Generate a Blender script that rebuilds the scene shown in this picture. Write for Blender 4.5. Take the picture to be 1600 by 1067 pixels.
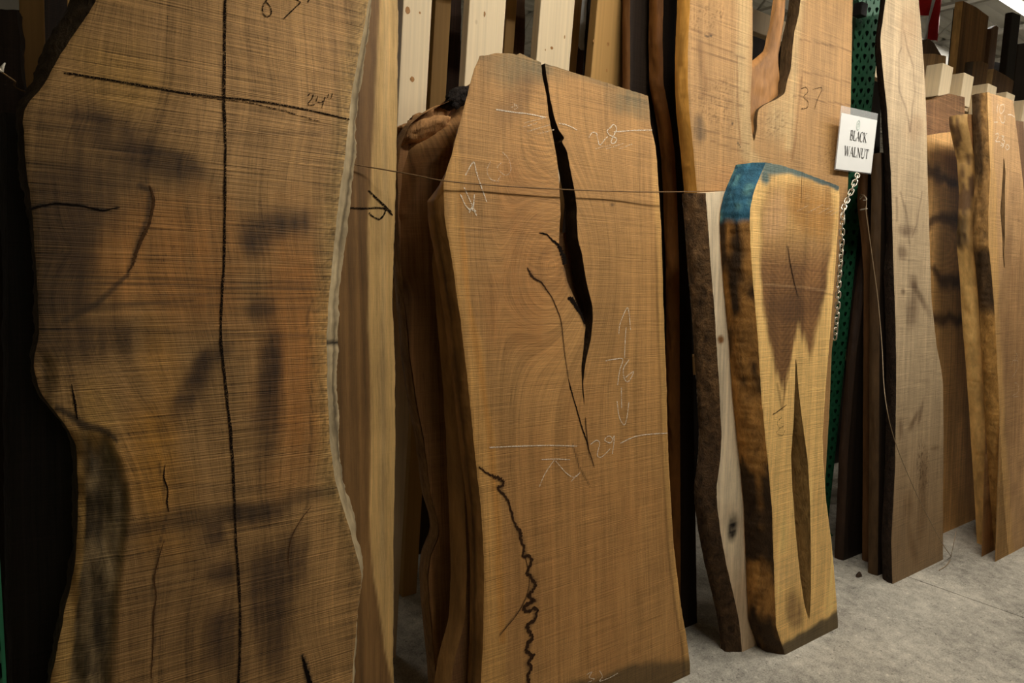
import bpy, math, random
import numpy as np
from mathutils import Matrix, Vector

for o in list(bpy.data.objects):
    bpy.data.objects.remove(o)
SC = bpy.context.scene
COL = SC.collection
random.seed(7)

# ------------------------------------------------------------------ camera
# world: x runs along the rack (to the right, away), y goes into the rack, z up
F, ROLL, PITCH, CAMH = 1000.0, 0.06, 0.15, 1.44
UP = np.array([math.sin(ROLL) * math.cos(PITCH), math.cos(ROLL) * math.cos(PITCH), -math.sin(PITCH)])
_u = 1500.0
_y = -(UP[0] * _u + UP[2] * F) / UP[1]
XD = np.array([_u, _y, F]); XD /= np.linalg.norm(XD)
YD = -np.cross(UP, XD)
M3 = np.array([XD, YD, UP])            # camera (right, up, forward) -> world
cam_d = bpy.data.cameras.new('camera'); cam = bpy.data.objects.new('camera', cam_d); COL.objects.link(cam)
cam_d.sensor_width = 36.0; cam_d.lens = 36.0 * F / 1600.0; cam_d.clip_start = 0.02; cam_d.clip_end = 200
_r, _up, _f = M3[:, 0], M3[:, 1], M3[:, 2]
cam.matrix_world = Matrix(((_r[0], _up[0], -_f[0], 0), (_r[1], _up[1], -_f[1], 0), (_r[2], _up[2], -_f[2], CAMH), (0, 0, 0, 1)))
SC.camera = cam

# ------------------------------------------------------------------ world, exposure
W = bpy.data.worlds.new('world'); SC.world = W; W.use_nodes = True
W.node_tree.nodes['Background'].inputs[0].default_value = (1.0, 0.86, 0.7, 1)
W.node_tree.nodes['Background'].inputs[1].default_value = 0.02
SC.view_settings.view_transform = 'Standard'
SC.view_settings.look = 'None'
SC.view_settings.exposure = 0.0
SC.view_settings.gamma = 1.0
SC.view_settings.use_curve_mapping = False
LAMP_COL = (1.0, 0.95, 0.86)
LAMPS = [  # x, y, z, length, watts : strip fixtures over the aisle and beyond, with added fill
    (1.5, 0.8, 2.95, 1.2, 27.0),
    (3.1, 0.8, 2.95, 1.2, 24.0),
    (4.7, 0.75, 2.95, 1.2, 18.0),
    (8.9, 3.12, 4.22, 2.4, 170.0),
    (16.0, 9.4, 4.15, 2.4, 130.0),
    (-1.6, 9.6, 4.2, 2.4, 110.0),  # unseen, added to brighten the wall and ceiling behind the rack
    (1.0, -4.2, 4.1, 2.4, 18.0),  # unseen fill, added to lift the dark gaps from the front
    (8.2, 0.75, 3.0, 1.2, 26.0),
]

# ------------------------------------------------------------------ helpers
def ray(px, py):
    d = np.array([px - 800.0, 533.5 - py, F]); return M3 @ d

def aty(px, py, y):
    d = ray(px, py); q = d * (y / d[1]); return np.array([q[0], q[1], q[2] + CAMH])

def onfloor(px, py, z=0.0):
    d = ray(px, py); q = d * ((z - CAMH) / d[2]); return np.array([q[0], q[1], z])

def proj(P):
    Q = (np.asarray(P, float) - [0, 0, CAMH]) @ M3
    return 800 + F * Q[..., 0] / Q[..., 2], 533.5 - F * Q[..., 1] / Q[..., 2]

def c(r, g, b):
    v = np.array([r, g, b], float) / 255.0
    return np.where(v <= 0.04045, v / 12.92, ((v + 0.055) / 1.055) ** 2.4)

def _hash(ix, iy, seed):
    h = (ix.astype(np.int64) * 374761393 + iy.astype(np.int64) * 668265263 + seed * 974634777) & 0xffffffff
    h = ((h ^ (h >> 13)) * 1274126177) & 0xffffffff
    return ((h ^ (h >> 16)) & 0xffff) / 65535.0

def vn(x, y, seed=0):
    x = np.asarray(x, float); y = np.asarray(y, float)
    ix = np.floor(x); iy = np.floor(y); fx = x - ix; fy = y - iy
    fx = fx * fx * (3 - 2 * fx); fy = fy * fy * (3 - 2 * fy)
    a = _hash(ix, iy, seed); b = _hash(ix + 1, iy, seed); cc = _hash(ix, iy + 1, seed); d = _hash(ix + 1, iy + 1, seed)
    return (a + (b - a) * fx) * (1 - fy) + (cc + (d - cc) * fx) * fy

def fbm(x, y, seed=0, oct=3):
    r = 0; a = 0.5; n = 0
    for k in range(oct):
        r = r + a * vn(x * 2 ** k, y * 2 ** k, seed + k * 17); n += a; a *= 0.5
    return r / n

def sstep(a, b, x):
    t = np.clip((x - a) / (b - a), 0, 1); return t * t * (3 - 2 * t)

class Plane:
    """leaning plane: s along the rack, t up the slab, n towards the aisle"""
    def __init__(self, y0, lean=0.13, yaw=0.0, xr=0.0, z0=0.0):
        cy, sy = math.cos(yaw), math.sin(yaw)
        self.o = np.array([xr, y0, z0]); self.es = np.array([cy, sy, 0.0])
        b = np.array([-sy, cy, 0.0])
        self.et = b * math.sin(lean) + np.array([0, 0, math.cos(lean)])
        self.n = np.cross(self.es, self.et)
    def st(self, px, py):
        d = ray(px, py); o = self.o - [0, 0, CAMH]
        k = (o @ self.n) / (d @ self.n); q = d * k - o
        return q @ self.es, q @ self.et
    def P(self, s, t, n=0.0):
        s = np.asarray(s, float)[..., None]; t = np.asarray(t, float)[..., None]; n = np.asarray(n, float)
        n = n[..., None] if n.ndim else n
        return self.o + s * self.es + t * self.et + n * self.n

def mesh(name, V, Fc, mat, parent=None, smooth=False, attrs=None):
    me = bpy.data.meshes.new(name)
    me.from_pydata([tuple(v) for v in np.asarray(V, float)], [], [tuple(int(i) for i in f) for f in Fc])
    if attrs:
        for k, (kind, arr) in attrs.items():
            a = me.attributes.new(k, kind, 'POINT')
            arr = np.asarray(arr, np.float32)
            if kind == 'FLOAT_COLOR':
                arr = np.concatenate([arr, np.ones((len(arr), 1), np.float32)], 1); a.data.foreach_set('color', arr.ravel())
            elif kind == 'FLOAT_VECTOR':
                a.data.foreach_set('vector', arr.ravel())
    if smooth:
        me.polygons.foreach_set('use_smooth', [True] * len(me.polygons))
    me.materials.append(mat); me.update()
    o = bpy.data.objects.new(name, me); COL.objects.link(o)
    if parent is not None: o.parent = parent
    return o

def tag(o, label, cat, group=None):
    o['label'] = label; o['category'] = cat; o['kind'] = 'thing'
    if group: o['group'] = group
    return o

def empty(name, loc, label=None, cat=None, group=None):
    o = bpy.data.objects.new(name, None); COL.objects.link(o); o.location = loc
    o.empty_display_size = 0.05
    if label: tag(o, label, cat, group)
    return o

def put(child, root):
    """parent keeping the child's world placement (roots are unrotated)"""
    child.parent = root
    child.matrix_parent_inverse = Matrix.Translation(-Vector(root.location))

def boxmesh(lo, hi):
    x0, y0, z0 = lo; x1, y1, z1 = hi
    V = [(x0, y0, z0), (x1, y0, z0), (x1, y1, z0), (x0, y1, z0), (x0, y0, z1), (x1, y0, z1), (x1, y1, z1), (x0, y1, z1)]
    return V, [(0, 3, 2, 1), (4, 5, 6, 7), (0, 1, 5, 4), (1, 2, 6, 5), (2, 3, 7, 6), (3, 0, 4, 7)]

def bevel_box(name, lo, hi, mat, r=0.003, parent=None):
    V, Fc = boxmesh(lo, hi)
    o = mesh(name, V, Fc, mat)
    m = o.modifiers.new('bevel', 'BEVEL'); m.width = r; m.segments = 2
    return o

def tube(name, pts, r, mat, nseg=8, parent=None, closed=False):
    pts = np.asarray(pts, float); n = len(pts); V = []; Fc = []
    rr = np.broadcast_to(np.asarray(r, float), (n,))
    prev = None
    for i in range(n):
        if closed: d = pts[(i + 1) % n] - pts[i - 1]
        else: d = pts[min(i + 1, n - 1)] - pts[max(i - 1, 0)]
        d = d / (np.linalg.norm(d) + 1e-12)
        a = prev if prev is not None else (np.array([0, 0, 1.0]) if abs(d[2]) < 0.9 else np.array([0, 1.0, 0]))
        a = a - d * (a @ d); a /= np.linalg.norm(a); prev = a; b = np.cross(d, a)
        for k in range(nseg):
            th = 2 * math.pi * k / nseg; V.append(pts[i] + rr[i] * (a * math.cos(th) + b * math.sin(th)))
    m = n if closed else n - 1
    for i in range(m):
        j = (i + 1) % n
        for k in range(nseg):
            l = (k + 1) % nseg; Fc.append((i * nseg + k, i * nseg + l, j * nseg + l, j * nseg + k))
    if not closed:
        Fc.append(tuple(range(nseg - 1, -1, -1))); Fc.append(tuple((n - 1) * nseg + k for k in range(nseg)))
    return mesh(name, V, Fc, mat, parent, True)

def smooth_pts(P, n=40):
    P = np.asarray(P, float); k = len(P)
    if k < 3:
        return np.array([P[0] + (P[-1] - P[0]) * i / (n - 1) for i in range(n)])
    Q = np.vstack([2 * P[0] - P[1], P, 2 * P[-1] - P[-2]]); out = []
    seg = max(2, n // (k - 1))
    for i in range(1, k):
        p0, p1, p2, p3 = Q[i - 1], Q[i], Q[i + 1], Q[i + 2]
        for j in range(seg):
            t = j / seg
            out.append(0.5 * ((2 * p1) + (p2 - p0) * t + (2 * p0 - 5 * p1 + 4 * p2 - p3) * t * t + (3 * p1 - p0 - 3 * p2 + p3) * t ** 3))
    out.append(P[-1]); return np.array(out)

# ------------------------------------------------------------------ materials
class NT:
    def __init__(self, name):
        self.m = bpy.data.materials.new(name); self.m.use_nodes = True
        self.t = self.m.node_tree; self.b = self.t.nodes['Principled BSDF']
    def n(self, typ, **kw):
        x = self.t.nodes.new(typ)
        for k, v in kw.items(): setattr(x, k, v)
        return x
    def l(self, a, b): self.t.links.new(a, b)
    def math(self, op, a, b=None, clamp=False):
        x = self.n('ShaderNodeMath', operation=op, use_clamp=clamp)
        for i, v in enumerate((a, b)):
            if v is None: continue
            if isinstance(v, (int, float)): x.inputs[i].default_value = v
            else: self.l(v, x.inputs[i])
        return x.outputs[0]
    def vscale(self, vec, sc):
        x = self.n('ShaderNodeVectorMath', operation='MULTIPLY'); self.l(vec, x.inputs[0]); x.inputs[1].default_value = sc
        return x.outputs[0]
    def noise(self, vec, scale=1.0, detail=2.0, rough=0.5, dist=0.0):
        x = self.n('ShaderNodeTexNoise'); x.inputs['Scale'].default_value = scale; x.inputs['Detail'].default_value = detail
        x.inputs['Roughness'].default_value = rough; x.inputs['Distortion'].default_value = dist
        if vec is not None: self.l(vec, x.inputs['Vector'])
        return x.outputs[0]
    def ramp(self, fac, stops):
        x = self.n('ShaderNodeValToRGB'); el = x.color_ramp.elements
        while len(el) < len(stops): el.new(0.5)
        for e, (p, col) in zip(el, stops):
            e.position = p; e.color = tuple(col) + (1,)
        self.l(fac, x.inputs[0]); return x.outputs[0]
    def mrange(self, v, a, b, c0, d):
        x = self.n('ShaderNodeMapRange'); self.l(v, x.inputs[0])
        for i, k in enumerate((a, b, c0, d)): x.inputs[i + 1].default_value = k
        return x.outputs[0]
    def bump(self, h, dist, strength=1.0):
        x = self.n('ShaderNodeBump'); x.inputs['Distance'].default_value = dist; x.inputs['Strength'].default_value = strength
        self.l(h, x.inputs['Height']); self.l(x.outputs[0], self.b.inputs['Normal'])

def wood_mat(name, ring=60.0, ring_amp=0.25, fib=0.16, saw=0.16, saw_sc=330.0, pore=0.25, blotch=0.12, rough=0.62, spec=0.25, bump=0.0012, tilt=0.0):
    """sawn wood: painted colour attribute x growth-ring streaks x fibres x saw kerf lines x pores"""
    N = NT(name)
    ca = N.n('ShaderNodeAttribute', attribute_name='col'); ga = N.n('ShaderNodeAttribute', attribute_name='gr')
    g = ga.outputs['Vector']                       # (ring, t, s) in metres
    n1 = N.noise(N.vscale(g, (ring, 0.55, 0.0)), 1.0, 4.0, 0.6)
    n1b = N.noise(N.vscale(g, (ring * 3.1, 1.3, 0.0)), 1.0, 2.0, 0.5)
    n2 = N.noise(N.vscale(g, (750.0, 16.0, 0.0)), 1.0, 2.0, 0.6)
    n3 = N.noise(N.vscale(g, (0.0, saw_sc, 5.0)), 1.0, 1.5, 0.7, 0.0)
    n3b = N.noise(N.vscale(g, (0.0, 40.0, 2.0)), 1.0, 2.0, 0.6)
    n4 = N.noise(N.vscale(g, (520.0, 75.0, 0.0)), 1.0, 1.0, 0.5)
    n5 = N.noise(N.vscale(g, (9.0, 3.5, 7.0)), 1.0, 5.0, 0.65)
    n6 = N.noise(N.vscale(g, (0.0, 900.0, 900.0)), 1.0, 1.0, 0.5)
    n7 = N.noise(N.vscale(g, (150.0, 5.0, 0.0)), 1.0, 3.0, 0.6)
    n8 = N.noise(N.vscale(g, (0.0, 120.0, 3.0)), 1.0, 2.5, 0.7)
    n9 = N.noise(N.vscale(g, (ring * 1.4, 1.1, 0.0)), 1.0, 3.0, 0.55, 0.4)
    def dev(x, amp): return N.math('MULTIPLY', N.math('SUBTRACT', x, 0.5), 2.0 * amp)
    tot = N.math('ADD', 1.0, dev(N.mrange(n1, 0.3, 0.7, 0.0, 1.0), ring_amp))
    tot = N.math('ADD', tot, dev(N.mrange(n1b, 0.3, 0.7, 0.0, 1.0), ring_amp * 0.45))
    tot = N.math('ADD', tot, dev(N.mrange(n2, 0.25, 0.75, 0, 1), fib))
    sw = N.math('MULTIPLY', dev(N.mrange(n3, 0.28, 0.72, 0, 1), saw), N.mrange(n3b, 0.35, 0.62, 0.35, 1.5))
    tot = N.math('ADD', tot, sw)
    tot = N.math('ADD', tot, dev(N.mrange(n5, 0.3, 0.7, 0, 1), blotch))
    tot = N.math('ADD', tot, dev(N.mrange(n6, 0.25, 0.75, 0, 1), 0.10))
    tot = N.math('SUBTRACT', tot, N.math('MULTIPLY', N.mrange(n4, 0.62, 0.72, 0, 1), pore))
    tot = N.math('ADD', tot, dev(N.mrange(n7, 0.3, 0.7, 0, 1), fib * 0.6))
    tot = N.math('ADD', tot, N.math('MULTIPLY', dev(N.mrange(n8, 0.32, 0.68, 0, 1), saw * 0.45), N.mrange(n3b, 0.4, 0.65, 0.3, 1.3)))
    vein = N.mrange(N.math('ABSOLUTE', N.math('SUBTRACT', n9, 0.5)), 0.0, 0.022, 1.0, 0.0)
    tot = N.math('SUBTRACT', tot, N.math('MULTIPLY', N.math('MULTIPLY', vein, N.mrange(n5, 0.4, 0.62, 0.1, 1.0)), ring_amp * 1.1))
    tot = N.math('MAXIMUM', tot, 0.12)
    x = N.n('ShaderNodeVectorMath', operation='SCALE'); N.l(ca.outputs['Color'], x.inputs[0]); N.l(tot, x.inputs['Scale'])
    N.l(x.outputs[0], N.b.inputs['Base Color'])
    N.b.inputs['Roughness'].default_value = rough; N.b.inputs['Specular IOR Level'].default_value = spec
    h = N.math('ADD', N.math('MULTIPLY', n3, 1.0 * saw / 0.16), N.math('MULTIPLY', n2, 0.35))
    N.bump(h, bump, 0.8)
    return N.m

def bark_mat(name, scale=38.0, amp=0.45, bump=0.006, rough=0.8, stretch=0.3):
    N = NT(name)
    ca = N.n('ShaderNodeAttribute', attribute_name='col'); ga = N.n('ShaderNodeAttribute', attribute_name='gr')
    v = N.vscale(ga.outputs['Vector'], (1.0, stretch, 1.0))
    n1 = N.noise(v, scale, 5.0, 0.65, 0.6); n2 = N.noise(v, scale * 5, 3.0, 0.6)
    tot = N.math('ADD', N.mrange(n1, 0.3, 0.7, 1 - amp, 1 + amp), N.math('MULTIPLY', N.math('SUBTRACT', n2, 0.5), amp * 1.2))
    tot = N.math('MAXIMUM', tot, 0.08)
    x = N.n('ShaderNodeVectorMath', operation='SCALE'); N.l(ca.outputs['Color'], x.inputs[0]); N.l(tot, x.inputs['Scale'])
    N.l(x.outputs[0], N.b.inputs['Base Color']); N.b.inputs['Roughness'].default_value = rough
    N.b.inputs['Specular IOR Level'].default_value = 0.2
    N.bump(N.math('ADD', n1, N.math('MULTIPLY', n2, 0.4)), bump, 1.0)
    return N.m

def plain_mat(name, col, rough=0.6, spec=0.3, metal=0.0, nscale=40.0, namp=0.15, bump=0.0, stretch=(1, 1, 1)):
    N = NT(name); tc = N.n('ShaderNodeTexCoord')
    n = N.noise(N.vscale(tc.outputs['Object'], stretch), nscale, 3.0, 0.6)
    col = np.asarray(col)
    N.l(N.ramp(n, [(0.25, np.clip(col * (1 - namp), 0, 1)), (0.75, np.clip(col * (1 + namp), 0, 1))]), N.b.inputs['Base Color'])
    N.b.inputs['Roughness'].default_value = rough; N.b.inputs['Specular IOR Level'].default_value = spec; N.b.inputs['Metallic'].default_value = metal
    if bump: N.bump(n, bump)
    return N.m

def emit_mat(name, col, strength):
    N = NT(name); N.b.inputs['Base Color'].default_value = tuple(col) + (1,)
    N.b.inputs['Emission Color'].default_value = tuple(col) + (1,); N.b.inputs['Emission Strength'].default_value = strength
    return N.m

def chalk_mat(name, col, dens=0.5, scale=420.0):
    N = NT(name); tc = N.n('ShaderNodeTexCoord')
    n = N.noise(tc.outputs['Object'], scale, 2.0, 0.6)
    N.b.inputs['Base Color'].default_value = tuple(col) + (1,); N.b.inputs['Roughness'].default_value = 0.95
    N.b.inputs['Specular IOR Level'].default_value = 0.0
    N.l(N.mrange(n, 0.62 - dens * 0.4, 0.72 - dens * 0.4, 0.0, 1.0), N.b.inputs['Alpha'])
    return N.m

def pine_mat(name, col, knots=2.2, amp=0.10, dark=0.35):
    """planed pine post: straight grain and a few resinous knots"""
    N = NT(name); tc = N.n('ShaderNodeTexCoord'); ob = tc.outputs['Object']
    n1 = N.noise(N.vscale(ob, (70, 70, 0.9)), 1.0, 3.0, 0.6); n2 = N.noise(N.vscale(ob, (600, 600, 12)), 1.0, 2.0, 0.5)
    vo = N.n('ShaderNodeTexVoronoi'); vo.inputs['Scale'].default_value = knots; N.l(N.vscale(ob, (3.0, 3.0, 2.0)), vo.inputs['Vector'])
    k = N.mrange(vo.outputs['Distance'], 0.035, 0.075, 1.0, 0.0)
    f = N.math('ADD', N.mrange(n1, 0.3, 0.7, 1 - amp, 1 + amp), N.math('MULTIPLY', N.math('SUBTRACT', n2, 0.5), amp))
    x = N.n('ShaderNodeVectorMath', operation='SCALE'); x.inputs[0].default_value = tuple(col); N.l(f, x.inputs['Scale'])
    mx = N.n('ShaderNodeMix', data_type='RGBA'); N.l(k, mx.inputs['Factor']); N.l(x.outputs[0], mx.inputs[6]); mx.inputs[7].default_value = tuple(np.asarray(col) * [dark, dark * 0.7, dark * 0.45]) + (1,)
    N.l(mx.outputs[2], N.b.inputs['Base Color']); N.b.inputs['Roughness'].default_value = 0.6; N.b.inputs['Specular IOR Level'].default_value = 0.25
    return N.m

WOOD = wood_mat('sawn_wood')
WOOD_SAW = wood_mat('band_sawn_wood', ring=42, ring_amp=0.24, saw=0.36, saw_sc=330, pore=0.28, blotch=0.2)
WOOD_FINE = wood_mat('fine_sawn_wood', ring=55, ring_amp=0.17, saw=0.2, saw_sc=380, pore=0.22, fib=0.16, blotch=0.14)
WOOD_DARK = wood_mat('dark_sawn_wood', ring=40, ring_amp=0.35, saw=0.12, pore=0.1)
WOOD_SMOOTH = wood_mat('smooth_edge_wood', ring=30, ring_amp=0.2, saw=0.02, pore=0.1, blotch=0.2)
BARK = bark_mat('bark'); BARK_FINE = bark_mat('cambium', 22.0, 0.3, 0.003, 0.6, 0.18); BARK_ROUGH = bark_mat('rough_bark', 55.0, 0.6, 0.012, 0.85, 0.5)
CHALK = chalk_mat('chalk', c(236, 222, 198), 0.5); CHALK_FAINT = chalk_mat('faint_chalk', c(226, 204, 172), 0.33)
CRACK = plain_mat('dark_check', c(24, 17, 12), 0.9, 0.05, nscale=120, namp=0.4); STAIN = plain_mat('pale_check', c(84, 58, 36), 0.9, 0.05, nscale=160, namp=0.4); WORM = plain_mat('worm_track', c(58, 39, 25), 0.9, 0.05, nscale=160, namp=0.5)
INK = chalk_mat('dark_crayon', c(30, 24, 20), 0.62); INK_FAINT = chalk_mat('faint_pencil', c(60, 45, 32), 0.45)

# ------------------------------------------------------------------ slab builder
class Ctx: pass

def edge_fn(pts, pl, T0, T1, jit, seed, smooth=0.012):
    st = np.array([pl.st(*p) for p in pts]); o = np.argsort(st[:, 1]); st = st[o]
    tt = np.arange(T0 - 0.1, T1 + 0.1, 0.004); ss = np.interp(tt, st[:, 1], st[:, 0])
    k = max(1, int(smooth / 0.004)) * 2 + 1; pad = np.pad(ss, k // 2, mode='edge'); ss = np.convolve(pad, np.ones(k) / k, 'valid')
    ss = ss + (fbm(tt * 28, tt * 0 + 3.3, seed) - 0.5) * 2 * jit + (vn(tt * 130, tt * 0 + 1.7, seed + 5) - 0.5) * jit * 0.7
    return lambda t: np.interp(t, tt, ss)

def masks(cx):
    """helpers to lay stains where they sit on the face"""
    X, Y, s, t = cx.X, cx.Y, cx.s, cx.t
    wx = (fbm(s * 14, t * 7, 91, 5) - 0.5) * 1.5; wy = (fbm(s * 10, t * 9, 92, 5) - 0.5) * 1.5
    fibre = np.clip(0.35 + 1.3 * (0.6 * fbm(s * 110, t * 5, 93, 3) + 0.4 * fbm(s * 5, t * 110, 94, 3)), 0, 1.25)
    def blob(x, y, rx, ry, ang=0.0, soft=0.6, rag=0.7):
        ca, sa = math.cos(ang), math.sin(ang); dx, dy = X - x, Y - y
        a = (dx * ca + dy * sa) / rx; b = (-dx * sa + dy * ca) / ry
        d = np.sqrt((a + wx * rag) ** 2 + (b + wy * rag) ** 2)
        return (1 - sstep(1 - soft, 1 + soft * 0.5, d)) * fibre
    def stroke(pts, w, soft=0.5, rag=0.0):
        best = np.full(X.shape, 1e9); pts = np.asarray(pts, float)
        ww = np.broadcast_to(np.asarray(w, float), (len(pts),)); val = np.zeros(X.shape)
        xx = X + wx * rag; yy = Y + wy * rag
        for i in range(len(pts) - 1):
            a, b = pts[i], pts[i + 1]; d = b - a; L2 = d @ d + 1e-9
            k = np.clip(((xx - a[0]) * d[0] + (yy - a[1]) * d[1]) / L2, 0, 1)
            dist = np.hypot(xx - a[0] - k * d[0], yy - a[1] - k * d[1]); wd = ww[i] + (ww[i + 1] - ww[i]) * k
            val = np.maximum(val, 1 - sstep(wd * (1 - soft), wd * (1 + soft), dist))
        return val
    def right_of(pts, soft):
        pts = np.asarray(pts, float); o = np.argsort(pts[:, 1]); xb = np.interp(Y, pts[o, 1], pts[o, 0])
        return sstep(-soft, soft, X + wx * soft * 2 - xb)
    def below(pts, soft):
        pts = np.asarray(pts, float); o = np.argsort(pts[:, 0]); yb = np.interp(X, pts[o, 0], pts[o, 1])
        return sstep(-soft, soft, Y + wy * soft * 2 - yb)
    return blob, stroke, right_of, below

def mixc(col, target, m):
    m = np.clip(m, 0, 1)[:, None]; return col * (1 - m) + np.asarray(target) * m

def ring_default(cx):
    return cx.s + 0.05 * (fbm(cx.s * 3, cx.t * 0.8, cx.seed + 3) - 0.5) + 0.012 * (fbm(cx.s * 9, cx.t * 3, cx.seed + 4) - 0.5)

def slab(name, label, pl, L, R, paint, mat=None, th=0.055, top=None, bot=None, T=2.3, B=0.0, cell=0.007, gap=None, bl=0.0, br=0.0,
         edge=None, edge_mat=None, edger=None, edger_mat=None, jit=0.0018, seed=1, group=None, cat='wood slab', ring=None, relief=None, smooth=0.012, bulge=0.006, top_col=None, gain=(1, 1, 1), wall=0.3):
    mat = mat or WOOD
    Lf = edge_fn(L, pl, B, T + 0.2, jit, seed * 7 + 1, smooth); Rf = edge_fn(R, pl, B, T + 0.2, jit, seed * 7 + 2, smooth)
    if top is not None: tp = np.array([pl.st(*p) for p in top]); T = tp[:, 1].max()
    if bot is not None: bp = np.array([pl.st(*p) for p in bot])
    def tend(u):
        t1 = np.full_like(u, T); t0 = np.full_like(u, B)
        if top is not None:
            uu = (tp[:, 0] - tp[0, 0]) / (tp[-1, 0] - tp[0, 0]); t1 = np.interp(u, uu, tp[:, 1]) + (vn(u * 60, u * 0, seed) - 0.5) * 0.002
        if bot is not None:
            uu = (bp[:, 0] - bp[0, 0]) / (bp[-1, 0] - bp[0, 0]); t0 = np.interp(u, uu, bp[:, 1])
        return t0, t1
    nr = max(8, int((T - B) / cell)); v = np.linspace(0, 1, nr + 1)
    wid = np.mean(Rf(np.linspace(B, T, 50)) - Lf(np.linspace(B, T, 50)))
    segs = []                                   # (function a, function b, u range)
    if gap is None:
        segs.append((Lf, Rf, 0.0, 1.0))
    else:
        g = np.array([pl.st(*p) for p in gap[0]]); h = np.array([pl.st(*p) for p in gap[1]])
        gl0 = edge_fn(gap[0], pl, B, T + 0.2, jit * 0.8, seed + 31, 0.006); gr0 = edge_fn(gap[1], pl, B, T + 0.2, jit * 0.8, seed + 41, 0.006)
        glo = max(g[:, 1].min(), h[:, 1].min()); ghi = min(g[:, 1].max(), h[:, 1].max())
        def cl(t):
            a, b = gl0(t), gr0(t); m = (a + b) / 2; k = sstep(glo - 0.001, glo + 0.012, t) * (1 - sstep(ghi - 0.012, ghi + 0.001, t) if ghi < T - 0.08 else 1.0)
            return np.minimum(m + (a - m) * k, m)
        def cr(t):
            a, b = gl0(t), gr0(t); m = (a + b) / 2; k = sstep(glo - 0.001, glo + 0.012, t) * (1 - sstep(ghi - 0.012, ghi + 0.001, t) if ghi < T - 0.08 else 1.0)
            return np.maximum(m + (b - m) * k, m)
        tm = (glo + min(ghi, T)) / 2; uc = float(((gl0(tm) + gr0(tm)) / 2 - Lf(tm)) / (Rf(tm) - Lf(tm)))
        segs += [(Lf, cl, 0.0, uc), (cr, Rf, uc, 1.0)]
    V = []; Fc = []; S = []; TT = []; off = 0; walls = []; N_ = []
    for (fa, fb, ua, ub) in segs:
        nc = max(3, int(wid * (ub - ua) / cell)); q = np.linspace(0, 1, nc + 1); uu = ua + (ub - ua) * q
        t0, t1 = tend(uu); t = t0[None, :] + v[:, None] * (t1 - t0)[None, :]
        a = fa(t); b = fb(t); s = a + (b - a) * q[None, :]
        n = np.zeros_like(s)
        S.append(s.ravel()); TT.append(t.ravel())
        idx = np.arange((nr + 1) * (nc + 1)).reshape(nr + 1, nc + 1) + off
        Fc.append(np.stack([idx[:-1, :-1], idx[:-1, 1:], idx[1:, 1:], idx[1:, :-1]], -1).reshape(-1, 4)); off += (nr + 1) * (nc + 1)
        walls.append((s, t))
    S = np.concatenate(S); TT = np.concatenate(TT); Fc = np.concatenate(Fc)
    cx = Ctx(); cx.s, cx.t, cx.seed = S, TT, seed
    cx.dl = S - Lf(TT); cx.dr = Rf(TT) - S; cx.u = cx.dl / (cx.dl + cx.dr + 1e-9)
    cx.X, cx.Y = proj(pl.P(S, TT)); cx.pl = pl
    cx.ring = ring_default(cx) if ring is None else ring(cx)
    col = np.clip(paint(cx) * np.array(gain), 0.002, 0.95)
    nn = relief(cx) if relief is not None else np.zeros_like(S)
    # slight round-over at the long edges
    e = np.minimum(cx.dl, cx.dr); nn = nn - 0.0015 * np.clip(1 - e / 0.005, 0, 1) ** 2
    P = pl.P(S, TT, nn); cen = P.mean(0) * [1, 1, 0] + [0, 0, 0]
    o = mesh(name, P, Fc, mat, None, True, dict(col=('FLOAT_COLOR', col), gr=('FLOAT_VECTOR', np.stack([cx.ring, TT, S], 1))))
    tag(o, label, cat, group)
    o['_n'] = 0; del o['_n']
    # back + end faces
    s0 = walls[0][0][:, 0]; tL = walls[0][1][:, 0]; s1 = walls[-1][0][:, -1]; tR = walls[-1][1][:, -1]
    def offs(b, s, t): return b(proj(pl.P(s, t))[1]) if callable(b) else np.full_like(s, b)
    BLv = offs(bl, s0, tL); BRv = offs(br, s1, tR)
    def colf(k): return np.broadcast_to(np.asarray(k), (1, 3))
    Vb = []; Fb = []; Cb = []
    def addq(A, Bq, cc):
        """strip between two rows of points"""
        base = sum(len(x) for x in Vb); n = len(A); Vb.append(np.asarray(A)); Vb.append(np.asarray(Bq)); Cb.append(np.broadcast_to(cc, (2 * n, 3)))
        for i in range(n - 1): Fb.append((base + i, base + n + i, base + n + i + 1, base + i + 1))
    k = slice(None, None, 4)
    kk = np.unique(np.r_[np.arange(0, nr + 1, 4), nr]); avg = col.mean(0)
    if gap is None:
        A = pl.P(s0[kk] + BLv[kk], tL[kk], -th); Bq = pl.P(s1[kk] + BRv[kk], tR[kk], -th); addq(Bq, A, avg)
    else:
        A = pl.P(s0[kk] + BLv[kk], tL[kk], -th); Bq = pl.P(walls[0][0][kk, -1], walls[0][1][kk, -1], -th); addq(Bq, A, avg)
        A = pl.P(walls[1][0][kk, 0], walls[1][1][kk, 0], -th); Bq = pl.P(s1[kk] + BRv[kk], tR[kk], -th); addq(Bq, A, avg)
    nb = 0
    for wi, (s, t) in enumerate(walls):
        n = s.shape[1]; lo = (s[:, 0] - (0 if wi else 0)); 
        sb_ = np.linspace(s[-1, 0] + (BLv[-1] if wi == 0 else 0), s[-1, -1] + (BRv[-1] if wi == len(walls) - 1 else 0), n)
        tc_ = avg if top_col is None else np.asarray(top_col)
        addq(pl.P(sb_, t[-1], -th), pl.P(s[-1], t[-1]), tc_)
        sb_ = np.linspace(s[0, 0] + (BLv[0] if wi == 0 else 0), s[0, -1] + (BRv[0] if wi == len(walls) - 1 else 0), n)
        addq(pl.P(s[0], t[0]), pl.P(sb_, t[0], -th), avg * 0.6)
    Vb = np.concatenate(Vb); Cb = np.concatenate(Cb)
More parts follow.
